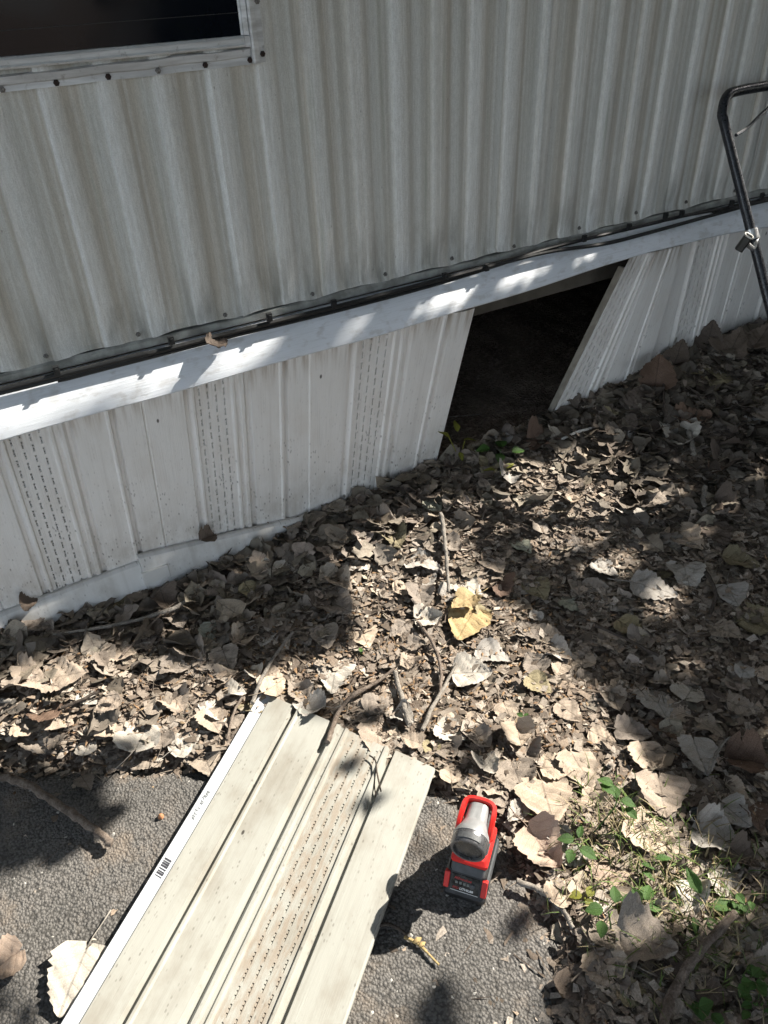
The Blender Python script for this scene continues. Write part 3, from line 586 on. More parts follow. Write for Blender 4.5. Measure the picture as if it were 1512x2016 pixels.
def oriented(name, mat, c, ax, ay, az, dims, hole=0, **k):
    mb = MB(); X, Y, Z = [np.array(a, float) for a in (ax, ay, az)]; a, b3, c3 = dims
    if not hole:
        mb.box((-a, -b3, -c3), (a, b3, c3)); mb.v = [tuple(c + X * p[0] + Y * p[1] + Z * p[2]) for p in mb.v]
    else:
        def rr(sx, sy, z): return [c + X * sx * q[0] + Y * sy * q[1] + Z * z for q in ((-1, -.6), (-.6, -1), (.6, -1), (1, -.6), (1, .6), (.6, 1), (-.6, 1), (-1, .6))]
        mb.loft([rr(a * hole, b3 * hole, -c3), rr(a, b3, -c3), rr(a, b3, c3), rr(a * hole, b3 * hole, c3), rr(a * hole, b3 * hole, -c3 * .6)], cap=False); mb.add(rr(a * hole, b3 * hole, -c3 * .5), [tuple(range(8))])
    return mb.build(name, mat, mow, **k)
kd = np.array([.25, -.32, .91]); kd /= np.linalg.norm(kd); kx = np.cross(kd, (0, 1, 0)); kx /= np.linalg.norm(kx); kx = (kx * .8 + np.cross(kd, kx) * .6); ky = np.cross(kd, kx); kc = at_y(1476, 441, HY - .20) ; kc = kp + np.array([-.036, -.016, .002])
oriented('clamp_knob', GREY_PL, kc - kd * .016, kx, ky, kd, (.0138, .0105, .019), hole=.86, smooth=False)
mb = MB(); rim = [kc + kd * .005 + kx * .0138 * q[0] + ky * .0105 * q[1] for q in ((-1, -.6), (-.6, -1), (.6, -1), (1, -.6), (1, .6), (.6, 1), (-.6, 1), (-1, .6), (-1, -.6))]; mb.tube(rim, .0022, 6); mb.build('knob_rim_glint', WHITE_PL, mow, smooth=True)  # white rim stands in for the sun glint on the knob edge
mb = MB(); mb.tube(smooth_path([kc + np.array([.008, 0, -.02]), kc + np.array([.025, -.006, -.03]), kp + np.array([0, -.016, -.012]), kp + np.array([.018, -.004, -.012]), kp + np.array([.03, .0, -.016])]), .006, 8); mb.build('clamp_bolt', STEEL, mow, smooth=True)
mb = MB(); mb.loft([[kp + slope * t + (np.array([1, 0, 0]) * math.cos(a) + np.array([0, .845, -.535]) * math.sin(a)) * .0165 for a in np.arange(12) * math.pi / 6] for t in (-.012, .014)]); mb.build('clamp_band', STEEL, mow, smooth=True, angle=40)
dx0 = HX + .045; MB().loft([[(dx0, .35, .12), (dx0 + .50, .35, .12), (dx0 + .50, 1.0, .12), (dx0, 1.0, .12)], [(dx0 - .01, .34, .15), (dx0 + .51, .34, .15), (dx0 + .51, 1.01, .15), (dx0 - .01, 1.01, .15)], [(dx0 + .04, .41, .23), (dx0 + .46, .41, .23), (dx0 + .46, .93, .23), (dx0 + .04, .93, .23)]])  .build('deck', T_SLATE, mow, bevel=.008)
MB().loft([[(dx0 + .25 + rr * math.cos(a), .67 + rr * math.sin(a), z + .03) for a in np.arange(16) * math.pi / 8] for rr, z in ((.11, .20), (.12, .24), (.12, .33), (.09, .38))]).build('engine', T_BLACK, mow, smooth=True, angle=40)
for (wx, wy) in ((dx0 - .03, .43), (dx0 + .53, .43), (dx0 - .03, .88), (dx0 + .53, .88)):
    h0 = float(hgt(wx, wy)); w3 = MB().loft([[(wx + xx, wy + rr * math.cos(a), h0 + .10 + rr * math.sin(a)) for a in np.arange(20) * math.pi / 10] for xx, rr in ((-.02, .07), (-.02, .098), (-.008, .10), (.008, .10), (.02, .098), (.02, .07))]).build('wheel', BLACK, mow, smooth=True, angle=40)
    MB().loft([[(wx + xx, wy + .045 * math.cos(a), h0 + .10 + .045 * math.sin(a)) for a in np.arange(12) * math.pi / 6] for xx in (-.0225, .0225)]).build('hub', T_GREY, w3)

# ------------------------------------------------------------------ dead leaves
OUT = ([0, .02, .08, .18, .30, .45, .60, .75, .88, .96, 1.0], [.05, .25, .40, .48, .50, .465, .385, .275, .155, .07, .012])
def leaf_mesh(name, seed, curl, ns=21, ntv=15, petiole=True, holes=0, mat=None, ragged=.75):
    q = random.Random(seed); a1 = q.uniform(.2, .5) * curl; a2 = q.uniform(-.55, .75) * curl; tw2 = q.uniform(-.5, .5) * curl; asym = q.uniform(-.10, .10); wsc = q.uniform(.86, 1.12); ph = q.random() * 9; fold = q.uniform(0, .35) * curl
    edge = [1 - max(0, q.gauss(0, .10)) * ragged for _ in range(ns * 2)]; mb = MB(); V = []; UV = []; ss = np.linspace(0, 1, ns)
    for i, s in enumerate(ss):
        w = np.interp(s, *OUT) * wsc; ser = (.022 if i % 2 else -.010) * (0 < i < ns - 1)
        for j in range(ntv):
            t = -1 + 2 * j / (ntv - 1); e = edge[i * 2 + (t > 0)] if abs(t) > .75 else 1
            y = (w + ser * (abs(t) > .9)) * t * e * (1 + asym * (t > 0)); x = s - .085 * abs(t) ** 1.5 * (1 - s) * 1.2; ay = abs(y)
            vein = abs(((s - ay * .62) * 6.5) % 1 - .5) * 2
            z = a1 * y * y * 1.6 + a2 * (x - .5) ** 2 * .9 + tw2 * (x - .5) * y + fold * ay * .55 + .034 * (vein - .5) * min(1, ay * 6) + .026 * math.sin(x * 13 + ph) * math.sin(y * 11 + ph * 2) + .017 * math.sin(x * 29 + ph * 3) * math.sin(y * 25 - ph) + .007 * math.sin(x * 51 - ph) * math.sin(y * 47 + ph) + .045 * curl * math.sin(x * 5.1 + ph * 1.3 + (3 if t > 0 else 0)) * ay * 2
            z += .10 * curl * max(0, abs(t) - .6) * math.sin(s * 9 + ph + (2 if t > 0 else 0))
            V.append((x - .45, y, z)); UV.append((s, y))
    F = []
    hs = [(q.uniform(.15, .8), q.uniform(-.3, .3), q.uniform(.02, .05)) for _ in range(holes)]
    for i in range(ns - 1):
        for j in range(ntv - 1):
            a = i * ntv + j; cx2 = (V[a][0] + V[a + ntv + 1][0]) / 2 + .45; cy2 = (V[a][1] + V[a + ntv + 1][1]) / 2
            if any(math.hypot(cx2 - h[0], cy2 - h[1]) < h[2] for h in hs): continue
            F.append((a, a + 1, a + ntv + 1, a + ntv))
    mb.add(V, F, UV)
    if petiole:
        z0 = V[ntv // 2][2]; k = q.uniform(-.25, .25); mb.tube([(-.43, 0, z0), (-.62, k * .2, z0 + .03), (-.85, k * .6, z0 + q.uniform(-.02, .10)), (-1.05, k, z0 + q.uniform(-.02, .12))], [.013, .011, .010, .013], 4)
    return mb.mesh(name, mat, smooth=True, angle=180)
LM = {'flat': [leaf_mesh('dead_leaf', 10 + i, .30, holes=(0, 0, 4, 0, 2)[i], petiole=i != 2) for i in range(5)], 'cupped': [leaf_mesh('dead_leaf', 30 + i, .60, holes=(0, 2, 0, 0, 0)[i], petiole=i % 2 == 0) for i in range(5)], 'curled': [leaf_mesh('dead_leaf', 50 + i, 1.2, petiole=i % 2 == 1) for i in range(5)],
      'folded': [leaf_mesh('dead_leaf', 70 + i, 1.8, ragged=1.1, petiole=False) for i in range(3)], 'holed': [leaf_mesh('dead_leaf', 90, .5, ns=25, ntv=21, holes=22)]}
for L in LM.values():
    for me in L: me.materials.append(TONES['tan'])
LG = 'dead leaves fallen on the ground and litter'
def zone(x, y):
    if y > 1.33: return 'against the foot of the white skirting' if x < 1.0 else ('in front of the dark opening' if x < 1.55 else 'in the shaded heap below the leaning skirting')
    if y > .95 and x < .45: return 'in the litter between skirting and asphalt'
    if x < 1.0 and y > .80: return 'in the sunlit litter beyond the loose panel'
    if y > .95: return 'in the shaded litter right of the sunlit patch'
    return 'beside the seedlings right of the work light' if x < .98 else 'in the deep shade near the mower'
N_LEAF = [0]
def put_leaf(p, size, yaw, tone, kind, tilt=(0, 0), label=None, flip=False):
    me = LM[kind][N_LEAF[0] % len(LM[kind])]; o = bpy.data.objects.new('dead_leaf', me); C.objects.link(o); N_LEAF[0] += 1
    o.location = p; o.rotation_euler = (tilt[0] + (math.pi if flip else 0), tilt[1], yaw); o.scale = (size,) * 3
    o.material_slots[0].link = 'OBJECT'; o.material_slots[0].material = TONES[tone]
    return tag(o, label or f'{tone} {kind} dead leaf {zone(p[0], p[1])}', 'dead leaf', LG)
def leaf_px(px, py, L, ang, tone, kind='cupped', label=None, up=0.0, tilt=None, lift=None):
    dx, dy = math.cos(math.radians(ang)) * L / 2, math.sin(math.radians(ang)) * L / 2; a, c, e = on_ground(px - dx, py - dy), on_ground(px, py), on_ground(px + dx, py + dy)
    d = (e - a)[:2]; dist = np.linalg.norm(c - np.array([0, 0, CAM_H])); iso = L / F_PX * dist * 1.12; size = float(np.clip(.82 * (.35 * np.linalg.norm(d) + .65 * iso), .026, .105)); yaw = math.atan2(d[1], d[0])
    t = tilt if tilt is not None else (random.gauss(0, .11), random.gauss(0, .10) - up)
    lf = lift if lift is not None else .012 + .004 * random.random()
    return put_leaf((c[0], c[1], c[2] + lf + .35 * size * abs(math.sin(up))), size, yaw, tone, kind, t, label)
EXPL = [
 (918, 1243, 98, 118, 'yellow', 'flat', 'bright yellow dead leaf, the larger of two in the sunlit litter'), (913, 1202, 62, 150, 'yellow', 'curled', 'curled yellow leaf half covered just behind the larger yellow leaf'),
 (150, 1930, 132, 112, 'pale grey', 'cupped', 'large pale leaf on the asphalt tucked under the edge of the loose panel'), (6, 1908, 88, 145, 'pinkish tan', 'cupped', 'pinkish leaf alone on the asphalt left of the large pale leaf'),
 (283, 1455, 88, -75, 'pale grey', 'cupped', 'grey leaf with a split end at the litter edge above the asphalt'), (408, 1505, 78, 70, 'grey brown', 'cupped', 'brown leaf touching the left edge of the loose panel'), (172, 1548, 44, 60, 'grey brown', 'cupped', 'small brown leaf on the asphalt edge above the thick curved stick'),
 (418, 1262, 68, 100, 'greenish grey', 'flat', 'smooth grey green leaf lying alone before the bottom track'), (1350, 1068, 84, 40, 'tan', 'cupped', 'half sunlit tan leaf with a long stalk in the right shade'), (1285, 1168, 112, 15, 'pale grey', 'flat', 'long grey leaf with a sunlit end and upright stalk in the right shade'),
 (1350, 1142, 76, 75, 'pale grey', 'curled', 'grey curled leaf right above the long grey leaf'), (1130, 1197, 62, 20, 'greenish grey', 'cupped', 'pale greenish leaf with a dark spot between shade and sun'), (1058, 1168, 62, 60, 'olive tan', 'cupped', 'olive leaf left of the pale greenish leaf'), (1190, 1130, 58, 30, 'pale grey', 'cupped', 'bright leaf at the end of a thin sun strip'),
 (1455, 1115, 70, 10, 'olive tan', 'cupped', None), (1492, 1225, 92, -10, 'olive tan', 'flat', 'large tan leaf at the right edge with clear veins'), (1290, 1392, 88, 50, 'pale grey', 'cupped', 'grey leaf with notched end above the bottle cap'), (1357, 1368, 62, -60, 'pale grey', 'cupped', None),
 (1276, 1507, 82, 60, 'tan', 'cupped', 'half sunlit leaf above the tallest seedling'), (1300, 1575, 92, 80, 'tan', 'cupped', 'sunlit tan leaf directly left of the bottle cap'), (1075, 1585, 118, 75, 'tan', 'flat', 'largest sunlit leaf right of the work light'), (1142, 1522, 96, 60, 'tan', 'cupped', 'creased sunlit leaf touching the largest sunlit leaf'), (1098, 1520, 70, 0, 'tan', 'cupped', None), (1020, 1545, 88, 70, 'grey brown', 'cupped', 'brown leaf directly right of the work light head'), (1037, 1490, 62, 80, 'grey brown', 'curled', None),
 (1258, 1555, 46, 40, 'pale grey', 'curled', 'small whitish curled leaf right of the tallest seedling'), (1282, 1652, 112, 30, 'tan', 'flat', 'pale sunlit leaf with a dark hole below the bottle cap'), (1203, 1722, 108, 60, 'pinkish tan', 'cupped', 'pink tan leaf with torn end below the low seedling'), (1068, 1678, 96, 50, 'pinkish tan', 'curled', 'tan leaf standing on edge right of the battery'), (1100, 1662, 58, 80, 'pale grey', 'flat', None),
 (1222, 1812, 100, 60, 'tan', 'cupped', 'tan leaf shaded by a three leaved seedling'), (1270, 1862, 108, 20, 'grey brown', 'folded', 'brown leaf with an upturned folded edge above the holey leaf'), (1197, 1925, 98, 60, 'tan', 'holed', 'leaf riddled with insect holes at the asphalt edge'), (1492, 1860, 108, 75, 'pale grey', 'flat', 'large grey leaf in the dark beside the thick branch'), (1410, 1656, 92, 20, 'pale grey', 'curled', 'grey crumpled leaf below and right of the bottle cap'), (1484, 1612, 62, 70, 'russet', 'curled', None),
 (1475, 1507, 92, 10, 'russet', 'folded', 'folded russet leaf right above the bottle cap'), (1368, 1580, 56, 0, 'dark brown', 'flat', None), (1374, 1498, 84, 70, 'pale grey', 'cupped', 'grey leaf crossed by a pale twig'), (1362, 1772, 62, 80, 'pale grey', 'curled', None), (1340, 1787, 46, 10, 'pale grey', 'curled', None),
 (610, 1099, 68, 60, 'tan', 'cupped', 'tan leaf propped up just past the end of the track'), (672, 1070, 60, -30, 'tan', 'flat', None), (562, 1130, 52, 0, 'pale grey', 'cupped', 'pale fan shaped leaf below the right end of the track'), (777, 1065, 60, 60, 'olive tan', 'curled', None), (832, 1117, 74, 20, 'pale grey', 'curled', None), (918, 1160, 78, 40, 'pale grey', 'cupped', 'broad pale leaf just behind the yellow leaves'), (829, 1187, 66, 80, 'grey brown', 'folded', None), (846, 1227, 58, 0, 'pale grey', 'curled', None),
 (984, 1168, 52, 85, 'russet', 'folded', 'russet leaf standing on edge at the shadow line'), (973, 1118, 62, 60, 'tan', 'flat', 'flat tan leaf just inside the shadow right of the sunlit litter'), (660, 1335, 92, 100, 'pale grey', 'cupped', 'pale upright leaf among seed husks above the loose panel'), (715, 1259, 68, 70, 'tan', 'cupped', None), (643, 1264, 62, 80, 'grey brown', 'cupped', None), (929, 1333, 80, 0, 'pale grey', 'cupped', 'pale ribbed leaf with a dark shadow below the yellow leaf'), (970, 1296, 72, 20, 'pale grey', 'cupped', None), (744, 1458, 96, 90, 'tan', 'cupped', 'fan veined leaf against the far end of the loose panel'), (1001, 1418, 58, 60, 'tan', 'flat', None), (1021, 1461, 62, 80, 'tan', 'curled', None),
 (665, 1200, 78, 40, 'grey brown', 'cupped', None), (605, 1208, 48, 0, 'grey brown', 'folded', None), (1028, 1082, 52, 50, 'greenish grey', 'cupped', None), (856, 1000, 52, -50, 'greenish grey', 'flat', None), (760, 1036, 60, 0, 'grey brown', 'folded', None),
 (243, 1206, 50, 30, 'olive tan', 'cupped', 'yellowish scalloped leaf in the shade before the left track'), (402, 1130, 62, 60, 'tan', 'cupped', 'tan leaf leaning on the bottom track'), (118, 1222, 62, 20, 'grey brown', 'cupped', None), (244, 1293, 56, 10, 'tan', 'cupped', None), (130, 1340, 88, 0, 'tan', 'cupped', 'broad sunlit tan leaf at the left above the asphalt'), (55, 1348, 82, 10, 'tan', 'curled', None), (207, 1308, 62, 60, 'grey brown', 'cupped', None), (348, 1326, 60, 0, 'grey brown', 'curled', None), (385, 1293, 56, 30, 'grey brown', 'folded', None), (448, 1308, 60, 70, 'grey brown', 'cupped', None), (541, 1360, 58, -40, 'tan', 'cupped', 'tan leaf right above the far corner of the loose panel'), (352, 1226, 56, 60, 'grey brown', 'curled', None), (230, 1256, 60, 0, 'grey brown', 'flat', None), (462, 1372, 50, 0, 'pale grey', 'curled', None), (420, 1430, 60, 60, 'tan', 'cupped', None), (350, 1390, 60, 60, 'tan', 'curled', None), (120, 1425, 60, 20, 'tan', 'flat', None), (60, 1440, 62, 0, 'tan', 'flat', None), (215, 1440, 66, 40, 'tan', 'cupped', None),
 (1336, 875, 72, 85, 'pale grey', 'curled', 'grey rolled leaf pointing down in the dark right heap'), (1045, 912, 66, 50, 'grey brown', 'flat', 'grey flat leaf right of the yellow green plant'), (1069, 878, 68, 0, 'russet', 'folded', 'russet crumpled leaf under the foot of the leaning panel'), (1362, 833, 98, 0, 'russet', 'folded', 'large dark russet leaf mass in the right heap'), (1417, 747, 74, 60, 'olive tan', 'flat', None), (1360, 741, 48, 0, 'olive tan', 'cupped', None), (1494, 824, 58, 60, 'grey brown', 'cupped', None), (1444, 879, 60, 0, 'dark brown', 'folded', None), (1433, 917, 62, 0, 'dark brown', 'folded', None), (1235, 791, 46, 20, 'grey brown', 'cupped', None), (1470, 805, 56, 0, 'grey brown', 'cupped', None),
 (1240, 1010, 62, 10, 'pale grey', 'flat', None), (1290, 990, 60, 10, 'grey brown', 'cupped', None), (1180, 1010, 60, 0, 'grey brown', 'cupped', None), (1430, 1010, 66, 30, 'dark brown', 'folded', None), (1480, 930, 66, 30, 'dark brown', 'folded', None), (1412, 1060, 66, 60, 'dark brown', 'flat', None), (1430, 1250, 60, 30, 'grey brown', 'flat', None), (1220, 1200, 66, 40, 'pale grey', 'cupped', None), (1080, 1260, 60, 10, 'grey brown', 'cupped', None), (1240, 1245, 60, 30, 'olive tan', 'cupped', None), (1440, 1180, 56, 60, 'pale grey', 'cupped', None), (1395, 1440, 60, 30, 'grey brown', 'curled', None), (1460, 1400, 62, 10, 'grey brown', 'flat', None), (1185, 1460, 56, 20, 'tan', 'flat', None), (1120, 1410, 60, 40, 'tan', 'flat', None), (1460, 1700, 60, 30, 'dark brown', 'folded', None), (1320, 1920, 62, 60, 'dark brown', 'flat', None), (1400, 1960, 66, 20, 'dark brown', 'cupped', None)]
for e in EXPL: leaf_px(*e[:6], label=e[6], lift=.028 if e[4] == 'yellow' else None)
# leaves standing or leaning against the skirting and its track
for (px, py, L, ang, tone, kind, up, lab) in [(272, 1140, 80, -85, 'dark brown', 'folded', 1.0, 'dark shrivelled leaf standing at the step of the track'), (180, 1172, 84, -20, 'dark brown', 'cupped', .45, 'dark lobed leaf lying over the left track'), (408, 1096, 48, -10, 'dark brown', 'curled', .3, 'small dark leaf hanging over the middle of the track'), (513, 1056, 50, -80, 'grey brown', 'curled', .9, 'upright thin leaf near the right end of the track'), (1391, 690, 54, -80, 'dark brown', 'cupped', .9, 'dark round leaf leaning on the far right skirting'), (1288, 762, 62, -85, 'russet', 'folded', 1.0, 'russet leaf standing up beside the leaning panel'), (1440, 700, 52, -40, 'dark brown', 'folded', .6, None), (1490, 690, 52, -40, 'dark brown', 'folded', .6, None), (1330, 720, 50, -60, 'dark brown', 'cupped', .7, None), (1250, 800, 44, -60, 'dark brown', 'cupped', .6, None)]:
    leaf_px(px, py, L, ang, tone, kind, lab, up=up, lift=.02)
for (px, py, L, tone, lab, yy) in [(427, 678, 44, 'dark brown', 'small grey crumpled leaf caught on the cable above the trim', 1.541), (411, 1057, 42, 'dark brown', 'dark leaf resting on top of the track below the middle vent', 1.545), (56, 1187, 34, 'dark brown', 'dark leaf resting on the track at the far left', 1.548)]:
    p = at_y(px, py, yy); put_leaf(p, L / F_PX * 1.7, .3, tone, 'folded', (.55, .25), lab)
# the rest of the leaves that can be told apart
q = random.Random(21); spots = [(on_ground(e[0], e[1])[:2], .03) for e in EXPL]; keepout = [np.array([(TL + np.array([0, 0, 0]))[:2], TR[:2], BR[:2], BL[:2]])]
def in_asph(x, y, m=.0): P = np.array([[x, y]]); return bool(inside(P, ASPH)[0]) and seg_dist(P, ASPH)[0] > m
tries = 0; fills = []
while N_LEAF[0] < 300 and tries < 9000:
    tries += 1; px, py = q.uniform(0, 1512), q.uniform(660, 2010); p = on_ground(px, py); x, y = p[0], p[1]
    if y > 1.545 or in_asph(x, y, .005) or inside(np.array([[x, y]]), keepout[0])[0] or np.hypot(x - TO[0], y - TO[1]) < .11: continue
    if any(np.hypot(*(s[0] - p[:2])) < s[1] for s in spots): continue
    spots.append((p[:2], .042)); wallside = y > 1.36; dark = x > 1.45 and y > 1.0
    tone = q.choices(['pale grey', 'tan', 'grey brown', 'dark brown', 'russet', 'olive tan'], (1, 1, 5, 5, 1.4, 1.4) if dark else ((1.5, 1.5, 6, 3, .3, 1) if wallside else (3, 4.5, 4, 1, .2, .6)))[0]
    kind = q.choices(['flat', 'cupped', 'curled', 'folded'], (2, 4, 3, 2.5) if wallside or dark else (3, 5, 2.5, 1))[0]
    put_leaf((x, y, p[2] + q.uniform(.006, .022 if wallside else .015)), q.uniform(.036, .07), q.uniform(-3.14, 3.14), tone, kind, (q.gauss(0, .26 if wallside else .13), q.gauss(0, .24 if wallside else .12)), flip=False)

# ------------------------------------------------------------------ leaf litter: stuff below and between
def litter_leaves(n, seed):
    g = np.random.default_rng(seed); ns, ntv = 9, 7; base = []; uvb = []
    ss = np.linspace(0, 1, ns)
    for i, s in enumerate(ss):
        for j in range(ntv): t = -1 + 2 * j / (ntv - 1); y = np.interp(s, *OUT) * t; base.append((s - .085 * abs(t) ** 1.5 * (1 - s) - .45, y, 0)); uvb.append((s, y))
    base = np.array(base); uvb = np.array(uvb); fb0 = np.array([(i * ntv + j, i * ntv + j + 1, (i + 1) * ntv + j + 1, (i + 1) * ntv + j) for i in range(ns - 1) for j in range(ntv - 1)])
    VV = []; FF = []; UU = []; CC = []; k = 0
    while k < n:
        heap = k > n - 1500; x, y = g.uniform(-.75, 2.9), g.uniform(-.1, 1.56)
        if heap:
            if g.random() < .55: x, y = g.uniform(1.35, 2.9), g.uniform(1.0, 1.555)
            else: x, y = g.uniform(-.7, 1.3), min(1.55, 1.55 - abs(g.normal(0, .12)))
        if k < 900: x, y = g.uniform(.3, 4.6), .1 - abs(g.normal(0, .9))
        elif k < 1150: x, y = g.uniform(2.6, 4.8), g.uniform(-.5, 1.5)
        if in_asph(x, y, -.0): continue
        if k > 1150 and y < .8 and x > .6 and g.random() < .45: continue
        if y < 1.28 and x < 1.05 and g.random() < .35: continue
        wl = y > 1.3
        sz = g.uniform(.036, .072) if heap else g.uniform(.024, .062); c = g.uniform(.3, 1.6) if heap else g.uniform(.1, 1.3); B = base.copy() * np.array([1, g.uniform(.8, 1.1), 1]); xx, yy = B[:, 0], B[:, 1]; ph = g.random() * 9
        B[:, 2] = c * (.45 * yy * yy * g.uniform(-.3, 1.5) + g.uniform(-.6, .7) * xx * xx + g.uniform(-.5, .5) * xx * yy + .2 * np.abs(yy) * g.random()) + .035 * np.sin(xx * 12 + ph) * np.sin(yy * 12 + ph) + .03 * np.sin(xx * 27 + 2 * ph) * np.sin(yy * 23 + ph) + g.normal(0, .018, len(B)) + .05 * c * g.normal(0, .5, len(B)) * (np.abs(yy) > .2)
        B[:, :2] *= 1 + np.where((np.abs(uvb[:, 1]) > .3) | (uvb[:, 0] > .9), g.normal(0, .13, len(B)), g.normal(0, .03, len(B)))[:, None]; a = g.uniform(0, 6.28); t1, t2 = g.normal(0, .30 if heap else (.28 if wl else .13), 2)
        Rz = np.array([[math.cos(a), -math.sin(a), 0], [math.sin(a), math.cos(a), 0], [0, 0, 1]]); Rx = np.array([[1, 0, 0], [0, math.cos(t1), -math.sin(t1)], [0, math.sin(t1), math.cos(t1)]]); Ry = np.array([[math.cos(t2), 0, math.sin(t2)], [0, 1, 0], [-math.sin(t2), 0, math.cos(t2)]])
        B = (B * sz) @ (Rx @ Ry).T @ Rz.T + np.array([x, y, float(hgt(x, y)) + g.uniform(-.002, .026 if heap else (.016 if wl else .009))])
        B[:, 1] = np.minimum(B[:, 1], 1.56); VV.append(B); FF.append(fb0 + k * len(base)); UU.append(uvb); v = g.choice([.42, .55, .7, .85, 1.05]) * (.50 if x > 1.35 and y > 1.05 and heap else (.78 if heap else 1)); CC.append(np.tile(np.array([v * g.uniform(.97, 1.06), v, v * g.uniform(.90, 1.03)]), (len(base), 1))); k += 1  # damp-brown heap leaves darkened further in colour to deepen the shade
    return np.concatenate(VV), np.concatenate(FF), np.concatenate(UU), np.concatenate(CC)
def bulk(name, V, F, mat, kind, U=None, Cc=None, smooth=False):
    me = bpy.data.meshes.new(name); me.vertices.add(len(V)); me.vertices.foreach_set('co', V.astype(np.float32).ravel()); nl = F.size; w = F.shape[1]
    me.loops.add(nl); me.loops.foreach_set('vertex_index', F.astype(np.int32).ravel()); me.polygons.add(len(F)); me.polygons.foreach_set('loop_start', (np.arange(len(F)) * w).astype(np.int32)); me.polygons.foreach_set('loop_total', np.full(len(F), w, np.int32))
    me.update(calc_edges=True)
    if U is not None: ul = me.uv_layers.new(name='UVMap'); ul.data.foreach_set('uv', U[F.ravel()].astype(np.float32).ravel())
    if Cc is not None:
        ca = me.color_attributes.new('Col', 'FLOAT_COLOR', 'POINT'); cc = np.ones((len(V), 4), np.float32); cc[:, :3] = Cc; ca.data.foreach_set('color', cc.ravel())
    if smooth: me.shade_smooth()
    me.materials.append(mat); me.validate(); o = bpy.data.objects.new(name, me); C.objects.link(o); return tag(o, kind=kind)
ANCH = [((1371, 1616), 'the bottle cap'), ((918, 1243), 'the bright yellow leaf'), ((905, 1560), 'the top of the work light'), ((515, 1385), 'the hem corner of the loose panel'), ((860, 1525), 'the right far corner of the loose panel'), ((275, 1110), 'the step in the white track'), ((1150, 858), 'the white plastic rod'), ((1060, 1765), 'the forked stick'), ((1380, 1870), 'the thick grey branch'), ((1285, 1168), 'the long grey leaf'), ((995, 890), 'the broad dark green plant'), ((1210, 1565), 'the tallest seedling'), ((100, 1580), 'the thick curved stick'), ((877, 1085), 'the knobbly pale twig'), ((850, 1410), 'the grey tapering stick'), ((418, 1262), 'the smooth grey green leaf'), ((660, 1335), 'the pale upright leaf'), ((255, 1241), 'the long thin branch'), ((800, 1410), 'the short straight pale stick'), ((548, 1300), 'the grey twig above the hem corner'), ((1262, 1785), 'the ivy shaped weed'), ((1135, 1660), 'the low bright seedling'), ((1197, 1925), 'the leaf riddled with holes'), ((1355, 890), 'the short fat pale stick'), ((1303, 800), 'the dark bent stick'), ((1395, 1180), 'the dark hooked stick'), ((1230, 1270), 'the dark straight stick'), ((690, 980), 'the foot of the right vent strip'), ((20, 1391), 'the stub of pale stick'), ((160, 1394), 'the brown twig in the sun'), ((1492, 1225), 'the large tan leaf at the edge'), ((690, 1392), 'the twig on the panel end')]
def px_of(p):
    d = R.T @ (np.array(p) - np.array([0, 0, CAM_H])); return d[0] / d[2] * F_PX + CX, d[1] / d[2] * F_PX + CY
from collections import Counter
auto = [o for o in C.objects if o.name.startswith('dead_leaf') and o['label'].split(' dead leaf ')[-1][:3] in ('aga', 'in ', 'bes')]
big = {}
for o in auto:
    X, Y = px_of(o.location); cand = sorted((math.hypot(X - a[0], Y - a[1]), n) for n, (a, _) in enumerate(ANCH))[:6]; base = o['label'].split(' dead leaf ')[0]; done = False
    for sz_ in ('', 'small ' if o.scale[0] < .058 else 'large '):
        for dd, n in cand:
            a, nm = ANCH[n]; dx, dy = X - a[0], Y - a[1]; dr = ('just ' if dd < 70 else '') + (('right of' if dx > 0 else 'left of') if abs(dx) > abs(dy) else ('below' if dy > 0 else 'above'))
            l = f'{sz_}{base} dead leaf {dr} {nm}'; h = (base, sz_, nm, dr)
            if h not in big: big[h] = o; o['label'] = l; done = True; break
        if done: break
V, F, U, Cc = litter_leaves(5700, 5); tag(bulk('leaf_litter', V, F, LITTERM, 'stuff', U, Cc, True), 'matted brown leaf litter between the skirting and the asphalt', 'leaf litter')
def pick(n, g, dens):
    X, Y = g.uniform(-.75, 2.9, n * 6), g.uniform(-.1, 1.56, n * 6); d = dens(X, Y); k = g.random(len(X)) < d; return X[k][:n], Y[k][:n]
def dens_frag(X, Y):
    P = np.stack([X, Y], -1); ia = inside(P, ASPH); d = seg_dist(P, ASPH); return np.where(ia, .95 * np.exp(-d / .03) + .12 * np.exp(-d / .12) + .006, 1.0) * (1 - .5 * ((Y < .75) & (X > .9)))
